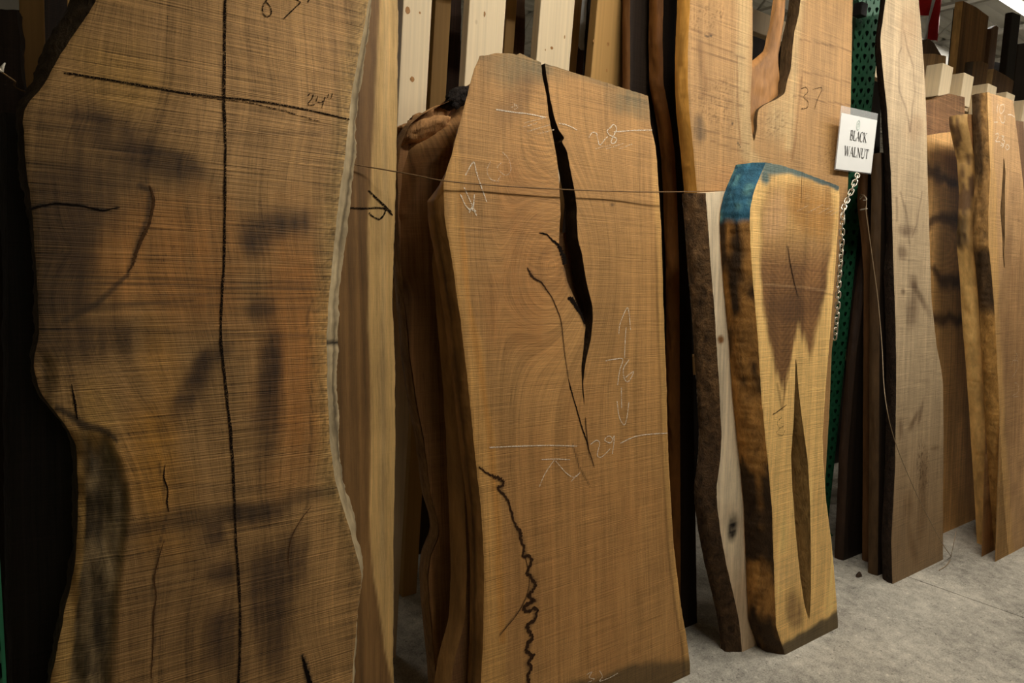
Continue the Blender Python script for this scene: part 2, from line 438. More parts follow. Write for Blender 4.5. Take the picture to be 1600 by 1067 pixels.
    bk = mesh('sawn_ends', Vb, Fb, WOOD_DARK if mat is WOOD_DARK else WOOD, o, False, dict(col=('FLOAT_COLOR', Cb), gr=('FLOAT_VECTOR', Vb[:, [0, 2, 1]])))
    # live edges and the walls of a split
    def side(nm, sF, tF, sB, sign, ecol, emat, bul, ns=7):
        w = np.linspace(0, 1, ns); n = len(sF)
        s = sF[:, None] + (sB - sF)[:, None] * w[None, :]; t = np.repeat(tF[:, None], ns, 1)
        bb = (np.sin(w * math.pi)[None, :]) * (bul + bul * 1.6 * (fbm(t * 9, w[None, :] * 3 + t * 0, seed + 11) - 0.5)) * sign
        bb = bb + (fbm(t * 60, w[None, :] * 7 + t * 0, seed + 13) - 0.5) * bul * 0.8 * np.sin(w * math.pi)[None, :]
        dn = -w[None, :] * th * np.ones_like(s)
        dn[:, 0] -= 0.0015
        Pt = pl.P((s + bb).ravel(), t.ravel(), dn.ravel())
        ww = np.repeat(w[None, :], n, 0).ravel(); tf = t.ravel()
        X, Y = proj(Pt)
        if callable(ecol): cc = ecol(tf, ww, X, Y)
        else: cc = np.broadcast_to(np.asarray(ecol), (n * ns, 3)) * (0.8 + 0.4 * fbm(tf * 14, ww * 3, seed + 9))[:, None]
        idx = np.arange(n * ns).reshape(n, ns)
        if sign < 0: Fs = np.stack([idx[:-1, :-1], idx[1:, :-1], idx[1:, 1:], idx[:-1, 1:]], -1).reshape(-1, 4)
        else: Fs = np.stack([idx[:-1, :-1], idx[:-1, 1:], idx[1:, 1:], idx[1:, :-1]], -1).reshape(-1, 4)
        return mesh(nm, Pt, Fs, emat, o, True, dict(col=('FLOAT_COLOR', np.clip(cc, 0.002, 0.95)), gr=('FLOAT_VECTOR', np.stack([s.ravel(), tf, ww * th], 1))))
    ke = slice(None, None, 1)
    side('live_edge', s0[ke], tL[ke], s0[ke] + BLv, -1, edge if edge is not None else avg * 0.7, edge_mat or BARK_FINE, bulge)
    side('live_edge', s1[ke], tR[ke], s1[ke] + BRv, 1, edger if edger is not None else (edge if edge is not None and not callable(edge) else avg * 0.7), edger_mat or edge_mat or BARK_FINE, bulge)
    if gap is not None:
        a, b = walls[0], walls[1]; op = (b[0][:, 0] - a[0][:, -1]) > 0.0015; ii = np.where(op)[0]
        if len(ii) > 3:
            i0, i1 = max(0, ii.min() - 1), ii.max() + 1
            side('split_wall', a[0][i0:i1, -1], a[1][i0:i1, -1], a[0][i0:i1, -1], 1, avg * wall, BARK, 0.003)
            side('split_wall', b[0][i0:i1, 0], b[1][i0:i1, 0], b[0][i0:i1, 0], -1, avg * wall, BARK, 0.003)
    # move the origin to the foot of the slab
    return o

def ribbon(name, pxs, pl, w, mat, parent, off=0.0012, wob=0.0):
    """drawn strokes lying on a slab face, one mesh per stroke"""
    for line in pxs:
        V = []; Fc = []
        P = smooth_pts([pl.st(*p) for p in line], max(8, 6 * len(line))) if len(line) > 2 else smooth_pts([pl.st(*p) for p in line], 6)
        n = len(P)
        for i in range(n):
            d = P[min(i + 1, n - 1)] - P[max(i - 1, 0)]; d = d / (np.linalg.norm(d) + 1e-9); q = np.array([-d[1], d[0]])
            ww = w * (0.75 + 0.5 * random.random()); j = (random.random() - 0.5) * wob
            for sg in (-1, 1):
                r = P[i] + q * (sg * ww / 2 + j); V.append(pl.P(r[0], r[1], off))
        for i in range(n - 1): Fc.append((2 * i, 2 * i + 1, 2 * i + 3, 2 * i + 2))
        mesh(name, V, Fc, mat, parent)

def crack(name, pxs, widths, pl, parent, mat, off=0.0009, n=90, rag=0.45):
    """a jagged dark check running over a slab face"""
    P = smooth_pts([pl.st(*p) for p in pxs], n); n = len(P); V = []
    w = np.interp(np.linspace(0, 1, n), np.linspace(0, 1, len(widths)), widths)
    for i in range(n):
        d = P[min(i + 1, n - 1)] - P[max(i - 1, 0)]; d = d / (np.linalg.norm(d) + 1e-9); q = np.array([-d[1], d[0]])
        j = (random.random() - 0.5) * w[i] * rag
        for sg in (-1, 1):
            r = P[i] + q * (sg * w[i] / 2 * (1 - rag / 2 + rag * random.random()) + j); V.append(pl.P(r[0], r[1], off))
    return mesh(name, V, [(2 * i, 2 * i + 1, 2 * i + 3, 2 * i + 2) for i in range(n - 1)], mat, parent)

def crop(pts, ox, oy, sc):
    return [[(ox + x / sc, oy + y / sc) for x, y in ln] for ln in pts]
# ------------------------------------------------------------------ structure
def concrete():
    N = NT('concrete'); tc = N.n('ShaderNodeTexCoord'); ob = tc.outputs['Object']
    a = N.noise(ob, 2.2, 5.0, 0.6); b = N.noise(ob, 22.0, 4.0, 0.7); d = N.noise(ob, 160.0, 2.0, 0.6); e = N.noise(ob, 75.0, 1.0, 0.5)
    f = N.math('ADD', N.mrange(a, 0.3, 0.7, 0.62, 1.16), N.math('MULTIPLY', N.math('SUBTRACT', b, 0.5), 1.3))
    f = N.math('ADD', f, N.math('MULTIPLY', N.math('SUBTRACT', d, 0.5), 1.1))
    f = N.math('SUBTRACT', f, N.math('MULTIPLY', N.mrange(e, 0.66, 0.74, 0, 1), 0.4))
    f = N.math('ADD', f, N.math('MULTIPLY', N.mrange(N.noise(ob, 48.0, 0.0), 0.74, 0.8, 0, 1), 0.28))
    vo = N.n('ShaderNodeTexVoronoi', feature='DISTANCE_TO_EDGE'); vo.inputs['Scale'].default_value = 2.1
    wob = N.n('ShaderNodeVectorMath', operation='ADD'); nz = N.n('ShaderNodeTexNoise'); nz.inputs['Scale'].default_value = 6.0; nz.inputs['Detail'].default_value = 4.0
    N.l(ob, nz.inputs['Vector']); N.l(ob, wob.inputs[0]); N.l(N.vscale(nz.outputs['Color'], (0.25, 0.25, 0.0)), wob.inputs[1]); N.l(wob.outputs[0], vo.inputs['Vector'])
    crk = N.mrange(vo.outputs['Distance'], 0.0, 0.006, 1.0, 0.0)
    f = N.math('SUBTRACT', f, N.math('MULTIPLY', crk, 0.10))
    x = N.n('ShaderNodeVectorMath', operation='SCALE'); x.inputs[0].default_value = tuple(c(160, 149, 132) * np.array([1.32, 1.42, 1.52])); N.l(N.math('MAXIMUM', f, 0.15), x.inputs['Scale'])
    N.l(x.outputs[0], N.b.inputs['Base Color']); N.b.inputs['Roughness'].default_value = 0.8; N.b.inputs['Specular IOR Level'].default_value = 0.25
    N.bump(N.math('ADD', b, N.math('MULTIPLY', d, 0.4)), 0.003, 0.7)
    return N.m
CONC = concrete()
X0, X1, Y0, Y1, ZC = -7.0, 26.0, -6.0, 12.0, 4.7
def struct(o): o['kind'] = 'structure'; return o
# floor with a saw-cut control joint running out from under the rack
j0, j1 = onfloor(1430, 905), onfloor(1600, 965); jd = (j1 - j0) / (j1[1] - j0[1])
def jx(y): return j0[0] + jd[0] * (y - j0[1])
g = 0.006; V = []; 
for y in (Y0, Y1):
    for x, z in ((X0, 0), (jx(y) - g / 2, 0), (jx(y) - g / 2, -0.02), (jx(y) + g / 2, -0.02), (jx(y) + g / 2, 0), (X1, 0)): V.append((x, y, z))
struct(mesh('floor', V, [(i, i + 1, i + 7, i + 6) for i in range(5)], CONC))
WALLM = plain_mat('painted_block_wall', c(150, 145, 136), 0.8, nscale=3.0, namp=0.08)
CEILM = plain_mat('white_ceiling_deck', c(205, 202, 192), 0.8, nscale=2.0, namp=0.05)
struct(mesh('wall_back', *boxmesh((X0, Y1, 0), (X1, Y1 + 0.1, ZC)), WALLM))
struct(mesh('wall_front', *boxmesh((X0, Y0 - 0.1, 0), (X1, Y0, ZC)), WALLM))
struct(mesh('wall_left', *boxmesh((X0 - 0.1, Y0, 0), (X0, Y1, ZC)), WALLM))
struct(mesh('wall_right', *boxmesh((X1, Y0, 0), (X1 + 0.1, Y1, ZC)), WALLM))
# ribbed steel deck
V = []; Fc = []; n = 0; y = Y0
prof = []
while y < Y1:
    prof += [(y, 0.0), (y + 0.09, 0.0), (y + 0.11, 0.04), (y + 0.17, 0.04), (y + 0.19, 0.0)]; y += 0.19
for (yy, zz) in prof: V += [(X0, yy, ZC + zz), (X1, yy, ZC + zz)]
Fc = [(2 * i, 2 * i + 1, 2 * i + 3, 2 * i + 2) for i in range(len(prof) - 1)]
ceil = struct(mesh('ceiling', V, Fc, CEILM))
JOIST = plain_mat('painted_joist_steel', c(196, 192, 182), 0.5, nscale=4.0, namp=0.06)
def joist(x):
    V = []; Fc = []
    def add(lo, hi):
        v, f = boxmesh(lo, hi); b = len(V); V.extend(v); Fc.extend([tuple(i + b for i in q) for q in f])
    zt, zb = ZC - 0.005, ZC - 0.42
    add((x - 0.05, Y0, zt - 0.03), (x + 0.05, Y1, zt)); add((x - 0.05, Y0, zb), (x + 0.05, Y1, zb + 0.03))
    yy = Y0; up = True
    while yy < Y1 - 0.4:
        a = np.array([x, yy, zb + 0.03 if up else zt - 0.03]); b_ = np.array([x, yy + 0.4, zt - 0.03 if up else zb + 0.03])
        d = 0.012; b0 = len(V)
        for P in (a, b_):
            for dx, dy in ((-d, -d), (d, -d), (d, d), (-d, d)): V.append((P[0] + dx, P[1] + dy, P[2]))
        Fc.extend([(b0 + k, b0 + (k + 1) % 4, b0 + 4 + (k + 1) % 4, b0 + 4 + k) for k in range(4)])
        yy += 0.4; up = not up
    o = mesh('trim_1', V, Fc, JOIST); struct(o); return o
jn = 0
for x in np.arange(4.2, 25, 1.25):
    jn += 1; joist(float(x)).name = 'trim_%d' % jn

# strip lamps
TUBE = emit_mat('lamp_tube', (1.0, 0.95, 0.86), 9.0)
WHITE = plain_mat('white_enamel', c(225, 222, 214), 0.4, nscale=8, namp=0.03)
names = ['strip light hanging over the aisle in front of the split slab', 'strip light hanging over the aisle in front of the pale narrow slab', 'strip light farther along the same aisle',
         'strip light glowing at the top right behind the upright slabs', 'distant strip light near the far end wall', 'unseen strip light added behind the rack to brighten the far wall', 'weak unseen fill light added behind the camera to lift the dark gaps', 'last strip light down the same aisle']
for (x, y, z, L, wt), lb in zip(LAMPS, names):
    e = empty('strip_light', (x, y, z), lb, 'ceiling light', 'strip lights')
    h = bevel_box('housing', (-L / 2, -0.07, 0.02), (L / 2, 0.07, 0.08), WHITE, 0.01); h.parent = e
    for dy in (-0.035, 0.035):
        t_ = tube('lamp_tube', [(-L / 2 + 0.03, dy, 0.0), (L / 2 - 0.03, dy, 0.0)], 0.013, TUBE, 8); t_.parent = e
    for dx in (-L * 0.35, L * 0.35):
        w_ = tube('hanger_wire', [(dx, 0, 0.08), (dx, 0, ZC - z + 0.02)], 0.004, JOIST, 6); w_.parent = e
    ld = bpy.data.lights.new('strip_light_glow', 'AREA'); ld.shape = 'RECTANGLE'; ld.size = L; ld.size_y = 0.16; ld.energy = wt; ld.color = LAMP_COL
    lo = bpy.data.objects.new('strip_light_glow', ld); COL.objects.link(lo); lo.location = (0, 0, -0.025); lo.parent = e

# duct, hanging rod
e = tag(tube('air_duct', [(2.0, 4.3, 4.12)] + [(x, 4.3, 4.12) for x in np.arange(3, 24, 0.5)], [0.14 if i % 4 else 0.15 for i in range(43)], WHITE, 20), 'white round air duct running under the ceiling joists', 'duct')
tag(tube('sprinkler_pipe', [(2.0, 5.6, 4.2), (24, 5.6, 4.2)], 0.045, JOIST, 10), 'thin pale pipe running below the ceiling behind the duct', 'pipe')

# ------------------------------------------------------------------ slabs in front
EDGE_BROWN = c(120, 84, 48)

# --- A: the big dark slab filling the left
plA = Plane(1.29, 0.14)
AL = [(170, -60), (150, 0), (125, 40), (92, 90), (62, 142), (40, 163), (35, 180), (40, 250), (50, 330), (55, 400), (60, 470), (61, 520), (52, 570), (64, 618), (88, 645), (108, 672), (119, 698), (122, 800), (118, 880), (102, 950), (78, 1067), (62, 1130), (55, 1180)]
AR = [(583, -60), (576, 0), (566, 60), (552, 130), (545, 190), (537, 258), (527, 340), (521, 390), (514, 475), (511, 529), (512, 610), (516, 690), (524, 752), (541, 807), (562, 883), (566, 900), (558, 970), (550, 1067), (546, 1130)]
def ringA(cx):
    X, Y = cx.X, cx.Y
    r = cx.s * 0.9 + 0.09 * (fbm(cx.s * 2.3, cx.t * 1.3, 5) - 0.5) + 0.03 * (fbm(cx.s * 7, cx.t * 4, 6) - 0.5)
    for (x, y, R, k) in ((110, 390, 150, 0.35), (60, 600, 130, 0.5), (410, 400, 90, 0.12), (340, 880, 120, 0.2), (130, 180, 120, 0.25)):
        d = np.hypot((X - x), (Y - y) * 0.7); w = np.exp(-(d / R) ** 2); r = r + k * w * d / 600.0
    return r
def paintA(cx):
    blob, stroke, right_of, below = masks(cx); X, Y = cx.X, cx.Y
    base = c(138, 104, 66); n = fbm(cx.s * 5, cx.t * 2.2, 8, 4)
    col = np.repeat(base[None, :], len(X), 0) * (0.82 + 0.4 * n)[:, None]
    col = mixc(col, c(160, 122, 82), blob(450, 120, 190, 240) * 0.6)
    col = mixc(col, c(150, 96, 46), np.maximum(blob(270, 420, 160, 120) * 0.5, blob(460, 560, 70, 200) * 0.6))
    col = mixc(col, c(150, 104, 44), blob(250, 720, 50, 170) * 0.7)
    col = mixc(col, c(156, 118, 60), np.maximum(blob(200, 120, 90, 60), blob(150, 690, 50, 90)) * 0.4)
    dk = c(66, 48, 33); dk2 = c(50, 38, 28)
    # dark heart figure at the left, deepened for the light falling off there
    col = mixc(col, c(58, 42, 28), np.maximum(blob(75, 430, 90, 230, 0.0, 0.9), blob(110, 330, 110, 60, 0, 0.9)) * 0.62)
    col = mixc(col, c(60, 44, 29), np.maximum(np.maximum(blob(120, 235, 90, 60, 0.3, 0.9), blob(70, 300, 60, 120, 0, 0.9)), blob(190, 255, 110, 34, 0.25, 0.9)) * 0.55)
    col = mixc(col, c(70, 50, 32), np.maximum(blob(330, 1000, 170, 130, 0, 0.9) * 0.45, blob(300, 870, 120, 80, 0, 0.9) * 0.35))
    for a in ((120, 330, 90, 80, 0.0), (95, 400, 70, 70, 0), (120, 530, 130, 40, 0.1), (160, 205, 130, 40, 0.45), (250, 250, 80, 25, 0.3), (90, 470, 60, 22, 0)):
        col = mixc(col, dk, blob(*a, soft=0.7) * 0.8)
    for a in ((440, 355, 60, 28, -0.25), (405, 385, 28, 22, 0), (300, 610, 60, 24, -0.9), (330, 560, 40, 18, -0.7), (420, 560, 22, 70, 0.1), (415, 640, 28, 90, 0.05), (350, 895, 34, 26, 0), (330, 830, 22, 26, 0), (440, 890, 40, 60, 0.5), (345, 1000, 30, 60, 0.2), (420, 950, 30, 120, -0.2), (400, 800, 60, 20, 0), (410, 480, 24, 20, 0)):
        col = mixc(col, dk, blob(*a, soft=0.7) * 0.85)
    col = mixc(col, dk2, stroke([(195, 832), (300, 808), (400, 795), (520, 765)], [10, 16, 12, 8], 0.7, 8) * 0.55)
    col = mixc(col, dk2, stroke([(215, 290), (236, 300), (232, 340), (215, 390), (200, 430), (150, 475), (100, 500)], [3, 5, 4, 4, 3, 5, 6], 0.6, 5) * 0.75)
    col = mixc(col, c(60, 44, 30), stroke([(40, 490), (150, 482), (300, 470)], [8, 6, 2], 0.7, 4) * 0.5)
    for yy, w, k in ((437, 2.0, .5), (446, 2.5, .6), (462, 2, .45), (478, 2, .4), (520, 3, .35), (760, 6, .25), (205, 3, .3)):
        col = mixc(col, dk2, stroke([(60, yy - 6), (300, yy), (500, yy + 6)], w, 0.6, 3) * k)
    # crack and short checks
    col = mixc(col, c(22, 17, 13), stroke([(45, 325), (90, 318), (130, 322), (162, 329), (186, 324)], [2.5, 2, 1.6, 1.8, 0.8], 0.4) * 0.95)
    col = mixc(col, c(20, 16, 12), stroke([(473, 1024), (478, 1040), (484, 1070), (486, 1120)], [2, 4, 5, 3], 0.4) * 0.95)
    col = mixc(col, c(40, 30, 20), stroke([(250, 720), (258, 760), (262, 800), (250, 850), (240, 920), (240, 1000), (236, 1067)], [1.5, 1.8, 1.2, 1.5, 1.8, 1.5, 1.5], 0.5, 6) * 0.6)
    col = mixc(col, c(46, 34, 24), stroke([(450, 880), (452, 845), (470, 820), (480, 790)], 1.4, 0.5, 6) * 0.5)
    col = mixc(col, c(46, 34, 24), stroke([(488, 470), (480, 500), (490, 560), (486, 640), (484, 720)], 1.4, 0.5, 5) * 0.55)
    # sawdust-speckled strip and sap band by the right edge
    sp = (vn(cx.s * 260, cx.t * 260, 44) > 0.62) * np.clip(1 - cx.dr / 0.045, 0, 1) * sstep(1000, 820, Y)
    col = mixc(col, c(170, 140, 88), np.clip(1 - cx.dr / 0.05, 0, 1) * 0.4 * sstep(950, 700, Y)); col = mixc(col, c(60, 48, 30), sp * 0.55)
    # weathered bark-stripped flank low on the left
    fl = (1 - right_of([(165, 670), (190, 720), (200, 780), (192, 850), (182, 950), (170, 1067), (160, 1180)], 9)) * sstep(668, 715, Y + 10 * np.sin(X * 0.2))
    n2 = 0.55 * fbm(cx.s * 95, cx.t * 9, 21, 4) + 0.45 * fbm(cx.s * 30, cx.t * 20, 22, 4)
    fc = c(112, 92, 66)[None, :] * (0.22 + 1.6 * sstep(0.25, 0.8, n2))[:, None]; col = col * (1 - fl[:, None]) + fc * fl[:, None]
    col = mixc(col, c(38, 30, 24), fl * np.maximum(blob(165, 850, 26, 70), blob(145, 960, 22, 90)) * 0.35)
    col = mixc(col, c(158, 122, 70), fl * (1 - right_of([(128, 690), (132, 800), (128, 880), (118, 960), (108, 1067)], 2)) * 0.75)
    col = mixc(col, c(26, 20, 16), np.maximum(stroke([(88, 640), (112, 655), (128, 668), (150, 672), (170, 678), (186, 690)], [5, 6, 7, 6, 6, 3], 0.5, 10), blob(75, 600, 14, 40) * 0.6) * 0.85)
    # rippled curl
    rip = np.sin((X * 0.35 + Y * 0.9) * 0.9 + 6 * fbm(cx.s * 8, cx.t * 8, 3)); m = np.maximum(blob(150, 600, 120, 80), blob(150, 150, 130, 60))
    col = col * (1 + 0.16 * rip * m)[:, None]
    return col
def reliefA(cx):
    blob, stroke, right_of, below = masks(cx)
    fl = (1 - right_of([(165, 670), (190, 720), (200, 780), (192, 850), (182, 950), (170, 1067), (160, 1180)], 8)) * sstep(668, 712, cx.Y)
    r = -0.012 * fl - 0.012 * fl * (1 - np.clip(cx.dl / 0.06, 0, 1)) + fl * 0.012 * (fbm(cx.s * 50, cx.t * 16, 33) - 0.5)
    rip = np.sin((cx.X * 0.35 + cx.Y * 0.9) * 0.9 + 6 * fbm(cx.s * 8, cx.t * 8, 3)); m = np.maximum(blob(150, 600, 130, 80), blob(150, 150, 140, 60))
    r = r + 0.0009 * rip * m
    r = r - 0.006 * blob(60, 590, 25, 45)
    return r
def edgeA(t, w, X, Y):
    k = fbm(t * 20, w * 4, 61); cl = c(74, 58, 40)[None, :] * (0.5 + k)[:, None]; return cl
def edgeAr(t, w, X, Y):
    k = 0.5 * fbm(t * 5, w * 14, 62, 4) + 0.5 * fbm(t * 60, w * 5, 63, 3); cl = c(178, 158, 122)[None, :] * (0.35 + 1.05 * k)[:, None]
    cl = mixc(cl, c(50, 40, 30), (1 - sstep(0.02, 0.10, np.abs(w - 0.35 - 0.2 * (fbm(t * 3, t * 0, 8) - 0.5)))) * 0.7)
    cl = mixc(cl, c(30, 24, 20), np.exp(-((Y - 535) / 4.0) ** 2)); return cl
A = slab('walnut_slab', 'huge dark slab on the left with a long black line down it', plA, AL, AR, paintA, WOOD_SAW, th=0.075, T=2.2, cell=0.0055, bl=lambda Y: np.interp(Y, [-60, 60, 130, 180, 400], [-0.05, -0.045, -0.02, 0.0, 0.01]), br=lambda Y: np.interp(Y, [0, 150, 300, 700, 800, 880, 920], [0.02, 0.03, 0.045, 0.042, 0.03, 0.02, 0.0]), edge=edgeA, edge_mat=BARK, edger=edgeAr, edger_mat=BARK_FINE, seed=3, ring=ringA, relief=reliefA, bulge=0.012, gain=(1.5, 1.53, 1.38))
crack('check', [(46, 326), (70, 321), (90, 318), (112, 320), (130, 322), (150, 327), (163, 329), (176, 326), (188, 324)], [0.004, 0.003, 0.0025, 0.003, 0.002, 0.003, 0.003, 0.0015, 0.0008], plA, A, CRACK)
crack('check', [(472, 1024), (475, 1034), (479, 1048), (483, 1062), (486, 1080), (488, 1110)], [0.001, 0.006, 0.008, 0.009, 0.007, 0.002], plA, A, CRACK)
crack('check', [(258, 725), (256, 745), (262, 765), (261, 785), (264, 800)], [0.001, 0.003, 0.002, 0.003, 0.001], plA, A, CRACK)
crack('check', [(234, 290), (240, 312), (235, 345), (226, 365), (214, 392), (208, 412), (200, 425)], [0.002, 0.005, 0.004, 0.006, 0.005, 0.004, 0.002], plA, A, STAIN)
crack('check', [(112, 600), (117, 630), (121, 655)], [0.001, 0.004, 0.002], plA, A, CRACK)
crack('check', [(256, 845), (248, 872), (241, 905), (244, 930), (240, 960), (239, 1010), (236, 1060)], [0.001, 0.002, 0.003, 0.002, 0.003, 0.002, 0.002], plA, A, STAIN)
crack('check', [(487, 790), (470, 812), (456, 838), (450, 870), (452, 890)], [0.001, 0.002, 0.002, 0.002, 0.001], plA, A, STAIN)
ribbon('snapped_line', [[(354, -60), (352, 0), (350, 150), (352, 250), (350, 400), (345, 520), (352, 600), (362, 700), (369, 850), (375, 960), (373, 1067), (372, 1140)]], plA, 0.0055, INK, A, wob=0.0012)
ribbon('crayon_line', [[(100, 114), (200, 130), (300, 147), (400, 158), (480, 172), (546, 187)]], plA, 0.004, INK, A, wob=0.001)
ribbon('crayon_line', [[(300, 150), (400, 163), (500, 190)]], plA, 0.003, INK_FAINT, A, wob=0.002)
ribbon('crayon_number', crop([[(205, -8), (180, 30), (182, 65), (200, 78), (218, 65), (215, 35), (195, 5), (215, -15)], [(318, -8), (352, 10), (330, 35), (300, 65), (272, 92)], [(396, -4), (387, 12)]], 350, 0, 2.965), plA, 0.0026, INK, A)
ribbon('crayon_number', crop([[(388, 445), (400, 432), (412, 440), (405, 460), (388, 482), (400, 488), (420, 485)], [(434, 446), (428, 470), (455, 472), (468, 452)], [(468, 448), (452, 502)], [(484, 436), (478, 454)], [(502, 434), (493, 460)]], 350, 0, 2.965), plA, 0.002, INK, A)

# --- B: tall board with pale sapwood behind the big slab
plB = Plane(1.43, 0.125)
BL = [(470, -40), (470, 500), (470, 1100)]
BR = [(623, -60), (622, 0), (621, 200), (617, 350), (613, 470), (617, 560), (618, 700), (615, 850), (614, 1000), (615, 1067), (615, 1130)]
def paintB(cx):
    blob, stroke, right_of, below = masks(cx); X, Y = cx.X, cx.Y
    st_ = fbm(cx.s * 90, cx.t * 0.8, 12, 3)
    col = c(130, 96, 56)[None, :] * (0.6 + 0.8 * st_)[:, None]
    sap = right_of([(597, -60), (595, 0), (588, 130), (583, 230), (576, 340), (575, 500), (580, 600), (578, 800), (584, 900), (600, 1010), (613, 1060), (616, 1130)], 2.2)
    col = mixc(col, c(216, 176, 112), sap * 0.92)
    col = mixc(col, c(200, 170, 120), sap * stroke([(604, -60), (603, 200), (598, 500), (598, 900)], 4, 0.8, 4) * 0.4)
    return col
Bs = slab('wood_board', 'tall brown board with a pale sapwood edge beside the huge left slab', plB, BL, BR, paintB, WOOD_SMOOTH, th=0.045, T=2.25, cell=0.006, edge=c(190, 160, 112), seed=5, cat='board')
ribbon('crayon_number', crop([[(560, 962), (640, 966), (735, 965), (782, 997)], [(668, 882), (720, 930), (776, 984)], [(690, 905), (740, 955), (745, 985), (720, 1015), (685, 1000), (672, 985)]], 350, 0, 2.965), plB, 0.0045, INK, Bs)

# --- K: the bright slab in the middle with a long open split
plK = Plane(1.30, 0.14)
KL = [(750, 88), (740, 112), (722, 180), (708, 235), (695, 278), (693, 292), (695, 340), (704, 390), (721, 508), (729, 576), (741, 690), (753, 807), (757, 898), (755, 1006), (752, 1067), (750, 1130)]
KR = [(1013, 150), (1018, 200), (1025, 230), (1030, 300), (1034, 360), (1037, 470), (1042, 600), (1044, 690), (1047, 750), (1053, 850), (1062, 930), (1072, 990), (1078, 1030), (1079, 1052)]
KT = [(750, 88), (790, 87), (826, 90), (838, 94), (847, 92), (880, 105), (930, 122), (980, 139), (1013, 150)]
c3 = lambda pts: [(650 + x / 2.965, y / 2.965) for x, y in pts]
c8 = lambda pts: [(650 + x / 2.965, 340 + y / 2.965) for x, y in pts]
KCL = c3([(577, 240), (578, 275), (585, 350), (605, 450), (615, 540), (640, 660), (655, 760), (665, 880), (671, 1000)]) + c8([(667, 10), (663, 110), (672, 190), (690, 240), (702, 300), (725, 350), (760, 430), (785, 500), (776, 600), (766, 700), (770, 800), (782, 890), (785, 930)])
KCR = c3([(594, 240), (595, 275), (605, 350), (625, 470), (640, 540), (660, 600), (672, 650), (693, 645), (700, 700), (715, 780), (735, 880), (745, 960)]) + c8([(745, 0), (750, 100), (770, 170), (785, 270), (800, 340), (818, 410), (820, 470), (812, 560), (800, 610), (785, 680), (775, 760), (781, 880), (786, 930)])
def ringK(cx):
    X, Y = cx.X, cx.Y
    r = cx.s + 0.05 * (fbm(cx.s * 3, cx.t * 0.9, 15) - 0.5)
    d = np.hypot((X - 862), (Y - 395) * 0.6); w = np.exp(-(d / 75) ** 2); r = r * (1 - w) + w * (cx.t * 0.55 + 0.16 * ((X - 862) / 100) ** 2)
    return r
